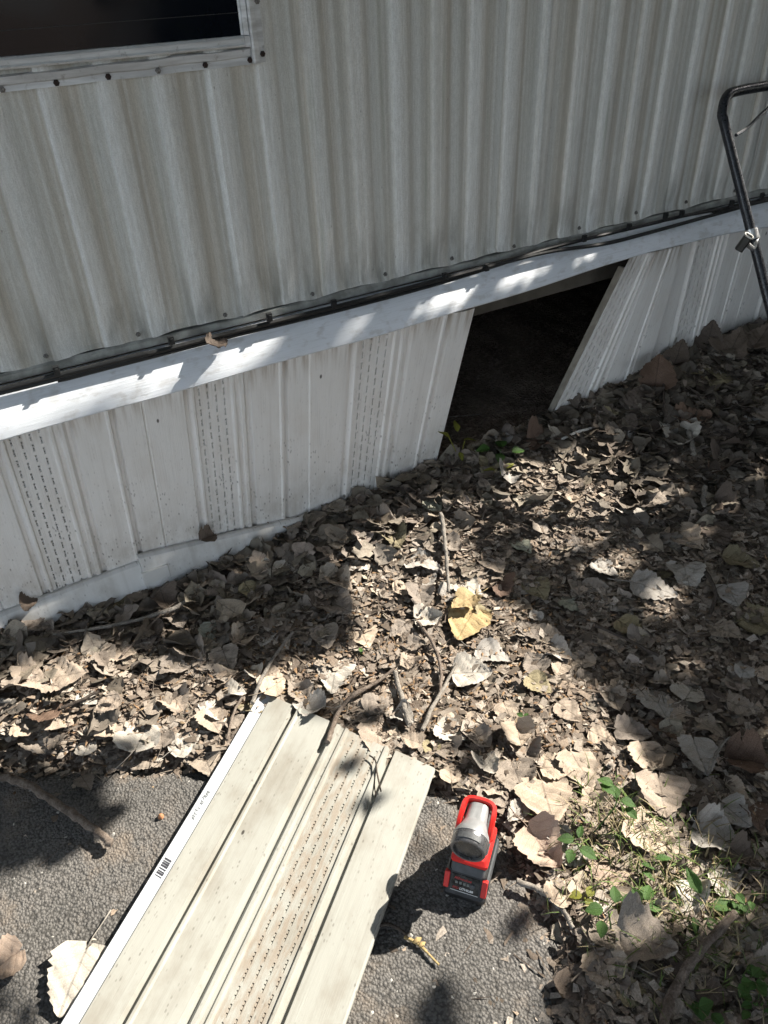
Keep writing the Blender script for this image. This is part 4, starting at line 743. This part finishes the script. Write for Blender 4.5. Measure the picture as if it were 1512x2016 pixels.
def frags(name, n, seed, dens, length, width, cols, tilt=.20, shape='quad', lift=.010, label=None, cat=None):
    g = np.random.default_rng(seed); X, Y = pick(n, g, dens); n = len(X); L = g.uniform(*length, n); Wd = g.uniform(*width, n); a = g.uniform(0, 6.28, n); H = hgt(X, Y) + g.uniform(.0, lift, n) + .003
    if shape == 'quad': loc = np.array([(-.5, -.5, 0), (.5, -.45, 0), (.45, .5, 0), (-.48, .45, 0), (0, 0, .05)]); Fq = np.array([(0, 1, 4), (1, 2, 4), (2, 3, 4), (3, 0, 4)])
    elif shape == 'husk': loc = np.array([(-.5, 0, 0), (-.1, -.5, .05), (.5, 0, .0), (-.1, .5, .05), (0, 0, .45)]); Fq = np.array([(0, 1, 4), (1, 2, 4), (2, 3, 4), (3, 0, 4)])
    else: loc = np.array([(-.5, -.5, 0), (-.5, .5, 0), (0, 0, .9), (.5, .3, 0), (0.02, -.5, .5)]); Fq = np.array([(0, 4, 2), (0, 2, 1), (4, 3, 2), (4, 3, 1)])
    k = len(loc); B = loc[None] + g.normal(0, .13, (n, k, 3)) * np.array([1, 1, .6]) * (.4 if shape != 'quad' else 1); B = B * np.stack([L, Wd, Wd], -1)[:, None, :]
    t1, t2 = g.normal(0, tilt, n)[:, None], g.normal(0, tilt, n)[:, None]; B[..., 2] += B[..., 0] * np.tan(np.clip(t1, -1, 1)) + B[..., 1] * np.tan(np.clip(t2, -1, 1)); ca2, sa2 = np.cos(a)[:, None], np.sin(a)[:, None]
    x2 = B[..., 0] * ca2 - B[..., 1] * sa2 + X[:, None]; y2 = B[..., 0] * sa2 + B[..., 1] * ca2 + Y[:, None]; V = np.stack([x2, np.minimum(y2, 1.562), B[..., 2] + H[:, None]], -1).reshape(-1, 3)
    Fa = (Fq[None] + (np.arange(n) * k)[:, None, None]).reshape(-1, 3); ci = g.integers(0, len(cols), n); Cc = np.repeat(np.array(cols)[ci] * g.uniform(.75, 1.2, (n, 1)), k, 0)
    o = bulk(name, V, Fa, FRAG, 'stuff', None, Cc); return tag(o, label, cat)
frags('leaf_fragments', 42000, 1, dens_frag, (.006, .030), (.004, .018), [(.37, .315, .262), (.28, .232, .19), (.46, .40, .34), (.20, .16, .128), (.33, .26, .20), (.14, .112, .088)], label='crumbled dead leaf fragments covering the soil', cat='leaf crumbs')
husk_c = [on_ground(*p)[:2] for p in ((700, 1330), (640, 1340), (760, 1250), (190, 1355), (200, 1400), (560, 1290), (820, 1340), (1000, 1260), (1090, 1420))]
def dens_husk(X, Y):
    d = np.zeros(X.shape)
    for c in husk_c: d += np.exp(-((X - c[0]) ** 2 + (Y - c[1]) ** 2) / .022)
    return np.clip(.10 + d, 0, 1) * dens_frag(X, Y)
frags('leaf_dust', 80000, 9, lambda X, Y: np.clip(dens_frag(X, Y), 0, 1) * S(.75 + lump(X, Y, 7, 2)), (.002, .009), (.0012, .0045), [(.33, .26, .21), (.25, .19, .15), (.40, .33, .28), (.17, .125, .098), (.29, .21, .16)], label='fine brown crumbs of rotted leaf over the soil', cat='leaf crumbs', lift=.007)
frags('seed_husks', 3400, 2, dens_husk, (.009, .018), (.004, .007), [(.36, .23, .13), (.30, .19, .11), (.24, .15, .09), (.40, .29, .18)], .3, 'husk', .012, 'small brown bud scales scattered over the litter', 'seed husks')
frags('twig_crumbs', 9000, 3, dens_frag, (.02, .07), (.0012, .0026), [(.26, .21, .165), (.16, .125, .10), (.36, .30, .24), (.10, .08, .065)], .12, 'stick', .012, 'thin broken stalks and twig crumbs in the litter', 'twig crumbs')
frags('grit', 1500, 4, lambda X, Y: np.where(inside(np.stack([X, Y], -1), ASPH), .5, .25), (.0015, .004), (.0015, .0035), [(.45, .43, .40), (.25, .23, .21), (.55, .5, .45), (.3, .2, .13)], .2, 'husk', .003, 'fine loose grit on asphalt and soil', 'grit')

# ------------------------------------------------------------------ sticks
SG = 'sticks and twigs fallen on the ground'
def stick(pix, r0, r1, mat, label, lift=.006, knots=0, side=None):
    pts = [on_ground(px, py) + np.array([0, 0, lift + .010]) for px, py in pix]; pts = smooth_path(pts, 6); n = len(pts); qq = random.Random(int(pix[0][0] * 7 + pix[0][1]))
    pts = [p + np.array([qq.gauss(0, 1), qq.gauss(0, 1), qq.gauss(0, .7)]) * r0 * .16 for p in pts]; rad = [(r0 + (r1 - r0) * i / (n - 1)) * qq.uniform(.88, 1.14) for i in range(n)]
    mb = MB().tube(pts, rad, 9)
    if side:
        sp = smooth_path([on_ground(px, py) + np.array([0, 0, lift]) for px, py in side], 4); mb.tube(sp, list(np.linspace(r0 * .7, r1 * .5, len(sp))), 7)
    o = mb.build('stick', mat, None, smooth=True, angle=60); return tag(o, label, 'stick', SG)
stick([(-30, 1535), (15, 1541), (40, 1548), (100, 1582), (165, 1625), (205, 1655), (221, 1672)], .0088, .0074, BARK, 'thick curved brown stick lying on the asphalt at the left', .010)
stick([(110, 1265), (175, 1256), (255, 1241), (310, 1226), (350, 1212), (378, 1193)], .0030, .0060, BARK2, 'long thin branch lying along the foot of the left track', .016)
stick([(868, 1030), (876, 1085), (880, 1130), (884, 1185)], .0058, .0036, BARK2, 'knobbly pale twig standing out of the sunlit leaves behind the yellow leaf', .022)
stick([(822, 1240), (845, 1270), (862, 1305), (868, 1340), (866, 1380)], .0042, .0036, BARK, 'curved twig running down left of the yellow leaf', .016)
stick([(898, 1322), (875, 1365), (850, 1410), (832, 1452)], .0032, .0054, BARK2, 'grey tapering stick below the yellow leaf', .014, side=[(866, 1385), (866, 1350), (863, 1330)])
stick([(777, 1335), (788, 1375), (797, 1410), (806, 1440)], .0052, .0060, BARK2, 'short straight pale stick above the loose panel corner', .014)
stick([(778, 1335), (740, 1362), (690, 1392), (668, 1422), (655, 1455), (648, 1480)], .0034, .0058, BARK, 'twig lying across onto the far end of the loose panel', .020)
stick([(580, 1258), (548, 1300), (518, 1350), (500, 1398)], .0030, .0052, BARK2, 'grey twig just above the hem corner of the loose panel', .014)
stick([(480, 1385), (462, 1420), (450, 1470)], .0026, .0034, BARK, 'thin twig pointing at the left edge of the loose panel', .012)
stick([(1015, 1745), (1058, 1762), (1088, 1785), (1112, 1812), (1124, 1836)], .0050, .0042, BARK2, 'short forked stick on the asphalt edge right of the work light', .009, side=[(1062, 1765), (1078, 1748), (1080, 1725)])
stick([(1440, 1812), (1385, 1872), (1340, 1930), (1312, 1990), (1300, 2060)], .0066, .0082, BARK, 'thick grey branch lying in the dark lower right', .012)
stick([(1386, 1543), (1400, 1510), (1418, 1480), (1432, 1470)], .0034, .0022, BARK2, 'thin pale twig leaning across a grey leaf', .020)
stick([(1383, 1135), (1400, 1165), (1404, 1190), (1393, 1225)], .0052, .0040, BARK3, 'dark hooked stick in the right shade', .012)
stick([(1170, 1242), (1230, 1270), (1295, 1303)], .0040, .0032, BARK3, 'dark straight stick pointing at a round sun spot', .010)
stick([(-20, 1388), (10, 1391), (34, 1394)], .0056, .0062, BARK2, 'stub of a pale stick at the left edge of the litter', .012)
stick([(125, 1408), (160, 1394), (200, 1375)], .0040, .0034, BARK3, 'brown twig in the sunlit litter at the left', .012)
stick([(1312, 752), (1302, 780), (1303, 815), (1308, 842)], .0042, .0036, BARK3, 'dark bent stick upright in the right heap', .03)
stick([(1352, 868), (1358, 890), (1362, 912)], .0075, .0070, BARK2, 'short fat pale stick in the dark right heap', .022)
stick([(1384, 975), (1380, 1000), (1382, 1012)], .0070, .0060, BARK2, 'pale stump of a stick lit by a small sun patch', .02)
stick([(375, 1190), (330, 1215), (245, 1305)], .0020, .0026, BARK, 'fine stalk beside the long thin branch', .014)
stick([(960, 870), (1010, 906), (1030, 950)], .0024, .0030, BARK3, 'dark twig below the green plant by the opening', .014)
tag(MB().tube(smooth_path([on_ground(1104, 874) + np.array([0, 0, .016]), on_ground(1135, 862) + np.array([0, 0, .02]), on_ground(1168, 851) + np.array([0, 0, .016])]), .0042, 8).build('plastic_rod', WHITE_PL, None, smooth=True), 'thin white plastic rod lying at the foot of the leaning panel', 'rod')
tw0 = [at_z(px, py, .035) for px, py in ((727, 1487), (739, 1497), (742, 1520), (750, 1558))]; twg = MB().tube(smooth_path(tw0, 5), .0017, 6).tube(smooth_path([at_z(741, 1512, .032), at_z(737, 1545, .026), at_z(742, 1574, .022)], 5), .0014, 6).tube(smooth_path([at_z(750, 1558, .026), at_z(760, 1563, .024), at_z(768, 1566, .023)], 4), .002, 6)
tag(twg.build('twig', BARK3, None, smooth=True), 'dark wiry twig lying on the loose panel corner', 'twig')
YST = simple('yellow_stalk', (.50, .36, .16), .7, 0, .3, 200, bump=.001)
ys = thing('dried_stalk', 'yellow dried stalk with a split husk on the asphalt by the shadow', 'stalk', on_ground(825, 1868))
MB().tube(smooth_path([on_ground(px, py) + np.array([0, 0, .006]) for px, py in ((796, 1848), (815, 1857), (830, 1868), (846, 1884), (864, 1903))]), [.003] * 8 + [.0026] * 8 + [.0018] * 9, 7).build('stem', YST, ys, smooth=True)
for (px, py, rr) in ((822, 1856, .0052), (831, 1864, .0044)):
    c = on_ground(px, py) + np.array([0, 0, .009]); MB().loft([[c + np.array([rr * 1.5 * s2, rr * k3 * math.cos(a), rr * k3 * .7 * math.sin(a)]) for a in np.arange(8) * math.pi / 4] for s2, k3 in ((-1, .1), (-.5, .8), (.2, 1), (1, .15))]).build('husk', YST, ys, smooth=True)
stick([(745, 1832), (765, 1830), (785, 1838), (800, 1850)], .0032, .0026, BARK3, 'dark twig in the shadow joining the yellow stalk', .007)
ac = on_ground(318, 1611); tag(MB().loft([[ac + np.array([.006 * k3 * math.cos(a), .006 * k3 * math.sin(a), z]) for a in np.arange(8) * math.pi / 4] for k3, z in ((.5, .001), (1, .004), (.9, .009), (.3, .013))]).build('seed', simple('seed_orange', (.45, .22, .11), .6), None, smooth=True), 'small orange seed alone on the asphalt left of the loose panel', 'seed')
# bottle cap
bc0 = on_ground(1371, 1616) + np.array([0, 0, .012]); cap = thing('bottle_cap', 'round grey metal bottle cap lying open side up in the shaded leaves', 'bottle cap', bc0)
def capring(rr, z, n=42, cr=.0): return [bc0 + np.array([(rr + cr * (i % 2)) * math.cos(i * 2 * math.pi / n), (rr + cr * (i % 2)) * math.sin(i * 2 * math.pi / n), z + .10 * (rr * math.sin(i * 2 * math.pi / n))]) for i in range(n)]
MB().loft([capring(.0125, 0), capring(.0140, .002), capring(.0155, .007, cr=.0008), capring(.0140, .007, cr=.0006), capring(.0130, .003), capring(.004, .0015)]).build('rim', CAPM, cap, smooth=True, angle=50)
MB().loft([capring(.0128, .0032), capring(.0115, .0036), capring(.007, .0030), capring(.002, .0034)]).build('liner', CAPD, cap, smooth=True)

# ------------------------------------------------------------------ seedlings and grass
gl = {}
def green_leaf(seed, wid=.62):
    mb = MB(); V = []; UV = []; qq = random.Random(seed); ns, ntv = 9, 7
    for i in range(ns):
        s = i / (ns - 1); w = wid * .5 * math.sin(math.pi * s ** .8) ** .9 * (1 + (.06 if i % 2 else -.03))
        for j in range(ntv): t = -1 + 2 * j / (ntv - 1); V.append((s, w * t, -.25 * s * s + .12 * abs(t) * w * 2 + .02 * math.cos((s - abs(t) * .2) * 40) * abs(t))); UV.append((s, w * t))
    mb.add(V, [(i * ntv + j, i * ntv + j + 1, (i + 1) * ntv + j + 1, (i + 1) * ntv + j) for i in range(ns - 1) for j in range(ntv - 1)], UV); return mb.mesh('leaf', GREEN, smooth=True, angle=180)
GL = [green_leaf(1), green_leaf(2, .75), green_leaf(3, .45)]
def plant(label, base, leaves, stems, mat=GREEN, cat='seedling', var=0):
    """leaves: (px, py, z above ground, length, yaw deg, pitch, kind); stems: lists of (px, py, z)"""
    b0 = on_ground(*base); rt = thing('seedling', label, cat, b0, 'green seedlings growing through the litter')
    for sp in stems:
        pts = [b0] + [at_z(px, py, b0[2] + z) for px, py, z in sp]; MB().tube(smooth_path(pts, 5), .0013, 6).build('stem', mat, rt, smooth=True)
    for (px, py, z, L, yaw, pit, kd2) in leaves:
        p = at_z(px, py, b0[2] + z); o = bpy.data.objects.new('leaf', GL[kd2]); C.objects.link(o); o.parent = rt; o.location = p - b0; o.rotation_euler = (random.gauss(0, .25), -pit, math.radians(yaw)); o.scale = (L * .82,) * 3; LOC[o.name] = tuple(b0)
        if mat is not GREEN: o.material_slots[0].link = 'OBJECT'; o.material_slots[0].material = mat
    return rt
plant('yellow green leafy shoot in the corner of the dark opening', (905, 905), [(900, 850, .09, .055, 60, .5, 2), (886, 862, .09, .05, 110, .4, 2), (912, 866, .075, .045, -25, .1, 2), (905, 890, .05, .04, 250, -.1, 2), (925, 885, .04, .03, -60, 0, 2)], [[(880, 852, .10)], [(915, 868, .07)]], YGREEN)
plant('broad dark green plant low at the sill of the opening', (990, 905), [(965, 882, .05, .05, 160, .1, 1), (990, 880, .05, .055, 70, .1, 1), (1008, 890, .04, .05, -10, .1, 1), (985, 893, .03, .045, 230, 0, 1)], [[(985, 885, .04)]])
plant('small yellow green plant below the broad dark plant', (985, 945), [(975, 925, .03, .04, 150, .2, 2), (995, 922, .035, .045, 10, .2, 2), (985, 935, .02, .04, -40, 0, 2)], [[(985, 928, .03)]], YGREEN)
plant('tallest bright green seedling with paired leaves right of the work light', (1160, 1650), [(1214, 1572, .075, .038, 60, .2, 0), (1211, 1562, .085, .036, 110, .3, 1), (1222, 1575, .07, .034, -50, 0, 1), (1232, 1590, .06, .032, -80, -.1, 0), (1208, 1545, .088, .036, 130, .35, 0)], [[(1185, 1620, .03), (1212, 1585, .065), (1212, 1560, .085)]])
plant('low bright green seedling lying among pale leaves', (1150, 1690), [(1130, 1652, .04, .036, 150, .2, 0), (1140, 1650, .045, .034, 40, .2, 2), (1140, 1670, .035, .042, -60, .0, 0), (1125, 1672, .03, .03, 220, 0, 1)], [[(1136, 1660, .04)]])
plant('ivy shaped green weed in the middle of the grass', (1262, 1800), [(1255, 1775, .025, .034, 140, .2, 1), (1270, 1772, .03, .036, 30, .2, 1), (1275, 1785, .02, .032, -30, 0, 1), (1255, 1790, .02, .03, 230, 0, 1), (1262, 1776, .03, .03, 85, .3, 1)], [[(1262, 1782, .025)]])
plant('dull green sprout at the soil beside the forked stick', (1150, 1780), [(1146, 1762, .02, .028, 150, .1, 1), (1158, 1765, .02, .026, 30, .1, 1), (1152, 1772, .016, .024, -70, 0, 1)], [[(1152, 1768, .02)]], YGREEN)
plant('three leaved seedling shading a tan leaf', (1205, 1840), [(1188, 1790, .05, .036, 150, .1, 1), (1212, 1778, .055, .036, 50, .2, 0), (1184, 1812, .045, .032, 230, 0, 1)], [[(1198, 1795, .05)]])
plant('dark green rosette near the fallen grey branch', (1378, 1795), [(1380, 1760, .03, .055, 85, .5, 2), (1400, 1785, .02, .060, -25, .1, 2), (1365, 1805, .02, .04, 240, 0, 2), (1385, 1808, .02, .045, -70, 0, 2)], [[(1380, 1780, .02)]])
plant('tiny green sprout on the litter above the largest sunlit leaf', (1034, 1428), [(1030, 1410, .02, .018, 120, .2, 1), (1038, 1422, .016, .02, -40, 0, 1), (1034, 1412, .02, .016, 30, .2, 1)], [[(1034, 1415, .02)]])
plant('single small green leaf among the husks left of the twig', (712, 1288), [(710, 1284, .02, .018, 60, .2, 1)], [[(711, 1286, .015)]])
plant('thin green sprig with narrow leaves in the grass', (1290, 1720), [(1290, 1690, .03, .035, -30, .2, 2), (1262, 1700, .03, .03, -50, .1, 2), (1265, 1715, .025, .03, -70, .0, 2)], [[(1280, 1700, .03)]])
for k, (px, py, lab) in enumerate([(1470, 1930, 'clump of dark ground cover at the lower right edge'), (1495, 1985, 'dark ground cover in the lower right corner'), (1380, 1990, 'dark ground cover right of the thick branch end'), (1460, 1780, 'thin dark weed at the right edge above the branch')]):
    qq = random.Random(k); plant(lab, (px, py), [(px + qq.uniform(-26, 26), py + qq.uniform(-22, 12), qq.uniform(.012, .035), qq.uniform(.018, .03), qq.uniform(0, 360), qq.uniform(0, .3), 1) for _ in range(7)], [[(px + qq.uniform(-15, 15), py - 10, .02)] for _ in range(3)])
def grass(n, seed):
    g = np.random.default_rng(seed); VV = []; FF = []; CC = []; k = 0
    cs = [(on_ground(1230, 1655)[:2], .05, .5), (on_ground(1300, 1740)[:2], .075, 1.2), (on_ground(1370, 1800)[:2], .08, .9), (on_ground(1150, 1740)[:2], .06, .3), (on_ground(1420, 1900)[:2], .15, .6), (on_ground(1190, 1600)[:2], .04, .35), (on_ground(1450, 1990)[:2], .14, .5)]
    w = np.array([c[2] for c in cs]); w /= w.sum()
    for _ in range(n):
        c = cs[g.choice(len(cs), p=w)]; x, y = c[0] + g.normal(0, c[1], 2)
        if in_asph(x, y, -.0): continue
        a = g.uniform(0, 6.28); L = g.uniform(.018, .055); wd = g.uniform(.0007, .0013); lean = g.uniform(.25, 1.5); h = float(hgt(x, y)); d = np.array([math.cos(a), math.sin(a), 0]); s = np.array([-d[1], d[0], 0]); p = np.array([x, y, h]); up2 = np.array([0, 0, 1])
        ps = [p + d * L * lean * t * t * .8 + up2 * L * t * (1 - .35 * lean * t) for t in (0, .4, .75, 1)]
        VV += [ps[0] - s * wd, ps[0] + s * wd, ps[1] + s * wd, ps[1] - s * wd, ps[2] + s * wd * .7, ps[2] - s * wd * .7, ps[3] + s * wd * .1, ps[3] - s * wd * .1]
        FF += [(k, k + 1, k + 2, k + 3), (k + 3, k + 2, k + 4, k + 5), (k + 5, k + 4, k + 6, k + 7)]; col = [(.14, .20, .05), (.10, .16, .04), (.32, .27, .15), (.38, .31, .19)][g.integers(0, 4)]; CC += [col] * 8; k += 8
    return np.array(VV), np.array(FF), np.array(CC)
V, F, Cc = grass(1500, 6); tag(bulk('grass', V, F, GRASSM, 'stuff', None, Cc), 'sparse thin grass and dry stalks beside the seedlings', 'grass')
wr = thing('wire', 'thin bent wire just inside the dark opening', 'wire', at_y(985, 815, 1.70)); MB().tube(smooth_path([at_y(px, py, 1.70) for px, py in ((870, 822), (930, 817), (985, 811), (1040, 814), (1080, 826))]), .0008, 6).build('strand', SCREW, wr)

# ------------------------------------------------------------------ the tree whose crown dapples the ground
LIT = [  # sunlit patches of ground, outlined in the photograph and carried to the ground
 [(880, 1010), (905, 1085), (950, 1130), (985, 1185), (1050, 1255), (1120, 1340), (1190, 1430), (1255, 1525), (1300, 1600), (1345, 1680), (1420, 1755), (1450, 1800), (1400, 1840), (1330, 1815), (1260, 1820), (1230, 1855), (1120, 1850), (1060, 1960), (985, 2080), (930, 2080), (930, 1960), (910, 1900), (850, 1895), (800, 1960), (780, 2100), (60, 2100), (-60, 1980), (-60, 1760), (60, 1720), (170, 1690), (250, 1610), (215, 1530), (330, 1510), (420, 1495), (300, 1475), (130, 1490), (-60, 1500), (-60, 1380), (60, 1330), (150, 1290), (300, 1320), (420, 1350), (480, 1370), (560, 1330), (690, 1290), (700, 1200), (650, 1120), (690, 1070), (760, 1030), (820, 1010)],
 [(968, 985), (990, 950), (1030, 945), (1070, 975), (1060, 1000), (1005, 1018)], [(1075, 935), (1110, 900), (1150, 880), (1190, 895), (1215, 910), (1225, 930), (1160, 955), (1105, 970)],
 [(1030, 1065), (1110, 1020), (1200, 985), (1250, 975), (1300, 950), (1340, 930), (1350, 950), (1260, 1005), (1180, 1045), (1080, 1095)], [(1112, 1135), (1180, 1098), (1230, 1085), (1262, 1105), (1215, 1150)], [(1265, 1160), (1320, 1165), (1345, 1185), (1300, 1245), (1250, 1215)], [(1365, 1022), (1440, 1003), (1445, 1012), (1395, 1045)], [(1325, 1055), (1360, 1040), (1395, 1058), (1375, 1085)], [(1298, 1312), (1345, 1290), (1368, 1325), (1325, 1348)], [(1440, 930), (1490, 920), (1495, 960), (1460, 965)], [(1480, 1040), (1540, 1030), (1540, 1090), (1490, 1080)], [(250, 1225), (330, 1215), (380, 1245), (320, 1265)], [(390, 1110), (470, 1100), (520, 1130), (450, 1150)], [(1480, 1440), (1530, 1430), (1530, 1470), (1490, 1475)]]
DIM = [[(810, 1400), (960, 1420), (980, 1500), (930, 1540), (860, 1500)], [(985, 1820), (1080, 1800), (1110, 1870), (1030, 1910)], [(640, 1530), (700, 1530), (705, 1610), (650, 1640)], [(770, 1630), (830, 1620), (830, 1680), (780, 1690)], [(1385, 1990), (1390, 1990), (1390, 1992), (1385, 1992)], [(-60, 1930), (40, 1900), (70, 2000), (-60, 2060)], [(720, 1500), (800, 1490), (810, 1560), (740, 1570)], [(560, 1380), (720, 1400), (700, 1450), (580, 1430)]]
def sh(p): return (p[0] - p[2] * SUN.x / SUN.z, p[1] - p[2] * SUN.y / SUN.z)
LITU = [np.array([sh(on_ground(*p)) for p in poly]) for poly in LIT]; DIMU = [np.array([sh(on_ground(*p)) for p in poly]) for poly in DIM]
TRS = []
for (px, py, rx, rz) in [(45, 802, .17, .040), (330, 738, .066, .040), (482, 692, .085, .046), (205, 775, .06, .016), (680, 655, .085, .010), (862, 607, .10, .014), (1025, 556, .085, .014), (1128, 528, .06, .010)]:
    p = at_y(px, py, 1.545); TRS.append((*sh(p), rx, rz * .62))
g = np.random.default_rng(77); XS, YS = [], []
gx, gy = np.meshgrid(np.arange(-2.2, 3.6, .021), np.arange(-.5, 1.76, .021)); P = np.stack([gx.ravel(), gy.ravel()], -1) + g.uniform(-.011, .011, (gx.size, 2))
blocked = np.zeros(len(P), bool)
for (ox, oy) in [(0, 0)] + [(.030 * math.cos(a), .030 * math.sin(a)) for a in np.arange(8) * math.pi / 4]:
    for i_, poly in enumerate(LITU): blocked |= inside(P + np.array([ox, oy]) * (1.0 if i_ == 0 else 1.4 if i_ < 4 else .35), poly)
dim = np.zeros(len(P), bool)
for poly in DIMU: dim |= inside(P, poly)
blocked &= ~(dim & (g.random(len(P)) < .13))
wallband = P[:, 1] > 1.50
blocked &= ~wallband
for (cu, cv, ru, rv) in TRS:
    blocked |= (((P[:, 0] - cu) / (ru + .012)) ** 2 + ((P[:, 1] - cv) / (rv + .018)) ** 2 < 1)
for t_ in (-.06, -.03, 0, .02):
    q_ = sh(kp + slope * t_ + np.array([-.012, 0, 0])); blocked |= np.hypot(P[:, 0] - q_[0], P[:, 1] - q_[1]) < .05
open_side = (P[:, 0] < -.45) & (P[:, 1] < 1.25); blocked |= open_side & (lump(P[:, 0], P[:, 1], 6, 6) > -.35)
P = P[~blocked]; n = len(P); T = g.uniform(2.5, 4.6, n); T = np.where(P[:, 1] > 1.45, np.where(P[:, 0] < .1, g.uniform(4.2, 6.4, n), g.uniform(2.7, 3.6, n)), T); T = np.where((P[:, 0] > .9) & (P[:, 1] > .85) & (P[:, 1] <= 1.45), g.uniform(2.6, 4.2, n), T)
CEN = np.stack([P[:, 0] + T * SUN.x, P[:, 1] + T * SUN.y, T * SUN.z], -1)
ex = 9000; ex_c = np.stack([g.normal(5.8, 1.5, ex), g.normal(.1, 1.3, ex), g.normal(4.6, .8, ex)], -1); exs = np.stack([ex_c[:, 0] - ex_c[:, 2] * SUN.x / SUN.z, ex_c[:, 1] - ex_c[:, 2] * SUN.y / SUN.z], -1)
bad = np.zeros(ex, bool)
for (ox, oy) in [(0, 0)] + [(.05 * math.cos(a), .05 * math.sin(a)) for a in np.arange(6) * math.pi / 3]:
    for poly in LITU: bad |= inside(exs + np.array([ox, oy]), poly)
bad |= (exs[:, 1] > 1.5) & (exs[:, 0] < 3); bad |= (exs[:, 0] < 1.2)
oh = 16000; oc = np.stack([g.uniform(-7, 5.5, oh), g.uniform(-7.5, 1.75, oh), g.uniform(3.5, 5.6, oh)], -1)  # extra unseen crown leaves, added overhead to block skylight from the zenith
ou, ov = oc[:, 0] - oc[:, 2] * SUN.x / SUN.z, oc[:, 1] - oc[:, 2] * SUN.y / SUN.z
oc = oc[((ou < -.95) | (ov < -.75)) & (lump(oc[:, 0], oc[:, 1], 2, 8) > -.62)]
CEN = np.concatenate([CEN, ex_c[~bad], oc]); n = len(CEN); sz = np.concatenate([g.uniform(.026, .036, len(P)), g.uniform(.05, .09, n - len(P) - len(oc)), g.uniform(.10, .17, len(oc))])
nr = np.array(SUN)[None] * .9 + g.normal(0, .42, (n, 3)); nr /= np.linalg.norm(nr, axis=1, keepdims=True); ta = np.cross(nr, g.normal(0, 1, (n, 3))); ta /= np.linalg.norm(ta, axis=1, keepdims=True); tb = np.cross(nr, ta)
loc = np.array([(-1, 0), (-.55, -.78), (.25, -.62), (1.05, 0), (.25, .62), (-.55, .78)])
V = CEN[:, None, :] + sz[:, None, None] * (loc[None, :, 0, None] * ta[:, None] + loc[None, :, 1, None] * tb[:, None]); F = (np.array([[0, 1, 2, 3], [0, 3, 4, 5]])[None] + (np.arange(n) * 6)[:, None, None]).reshape(-1, 4)
def added_shrub(label, loc, rx, ry, rz, n, seed):  # unseen bushes added out of frame to cut skylight on wall and ground
    g2 = np.random.default_rng(seed); rt = thing('added_shrub', label, 'added_shrub', loc, 'unseen shrubs added beyond the mower to block skylight'); c = g2.normal(0, .42, (n, 3)) * np.array([rx, ry, rz]) + np.array([0, 0, rz * .95]); c[:, 2] = np.clip(c[:, 2], .03, 2 * rz); c[:, 1] = np.minimum(c[:, 1], 1.45 - loc[1])
    nn = g2.normal(0, 1, (n, 3)); nn /= np.linalg.norm(nn, axis=1, keepdims=True); a1 = np.cross(nn, g2.normal(0, 1, (n, 3))); a1 /= np.linalg.norm(a1, axis=1, keepdims=True); a2 = np.cross(nn, a1); z2 = g2.uniform(.03, .06, n) * (1 + .9 * (rz > 1))
    V = c[:, None, :] + z2[:, None, None] * (loc6[None, :, 0, None] * a1[:, None] + loc6[None, :, 1, None] * a2[:, None]); F = (np.array([[0, 1, 2, 3], [0, 3, 4, 5]])[None] + (np.arange(n) * 6)[:, None, None]).reshape(-1, 4)
    o = bulk('foliage', V.reshape(-1, 3), F, CANOPY, 'stuff'); o.parent = rt
    st = MB()
    for k in range(7): a = k * .9; st.tube([(loc[0], loc[1], -.05), (loc[0] + rx * .25 * math.cos(a), loc[1] + ry * .25 * math.sin(a), rz * .7), (loc[0] + rx * .5 * math.cos(a), loc[1] + ry * .5 * math.sin(a), rz * 1.3)], [.012, .009, .004], 6)
    st.build('stem', BARK, rt, smooth=True)
loc6 = loc
added_shrub('dense low unseen bush by the skirting, added to cut skylight', (3.75, .75, 0), .75, .8, .62, 2600, 5); added_shrub('dense unseen bush on the open side, added to cut skylight', (3.9, -.75, 0), .9, .9, .66, 2600, 6)
added_shrub('tall unseen bush behind the mower, added to block skylight', (3.1, -1.9, 0), 1.1, .8, 1.5, 3600, 7); added_shrub('tall unseen bush ending the row, added to block skylight', (5.0, -2.2, 0), 1.3, 1.0, 1.6, 3600, 8)
added_shrub('tall unseen bush at the open end, added to block skylight', (2.7, -3.3, 0), 1.0, .8, 1.35, 3200, 9)
tree = thing('cottonwood_tree', 'tall leafy tree overhead that dapples the ground', 'tree', (7.6, -.3, 0))
crown = bulk('crown', V.reshape(-1, 3) - np.array(LOC[tree.name]), F, CANOPY, 'stuff'); crown.parent = tree
tk = MB(); tk.tube(smooth_path([(7.6, -.3, -.1), (7.55, -.28, 1.2), (7.45, -.2, 2.6), (7.1, -.1, 4.2), (6.9, -.1, 6.0)]), list(np.linspace(.20, .05, 25)), 14)
for (a, bq) in (((7.5, -.2, 2.6), (6.3, 1.1, 3.7)), ((7.4, -.2, 2.8), (6.2, -.9, 3.9)), ((7.0, -.1, 5.0), (3.0, -.4, 5.4)), ((7.0, -.1, 4.4), (7.9, -1.6, 5.4)), ((7.1, -.1, 4.0), (8.4, .7, 5.2))):
    a, bq = np.array(a), np.array(bq); tk.tube(smooth_path([a, a * .55 + bq * .45 + np.array([0, 0, .12]), bq]), list(np.linspace(.06, .012, 13)), 8)
tk.build('trunk', BARK2, tree, smooth=True)
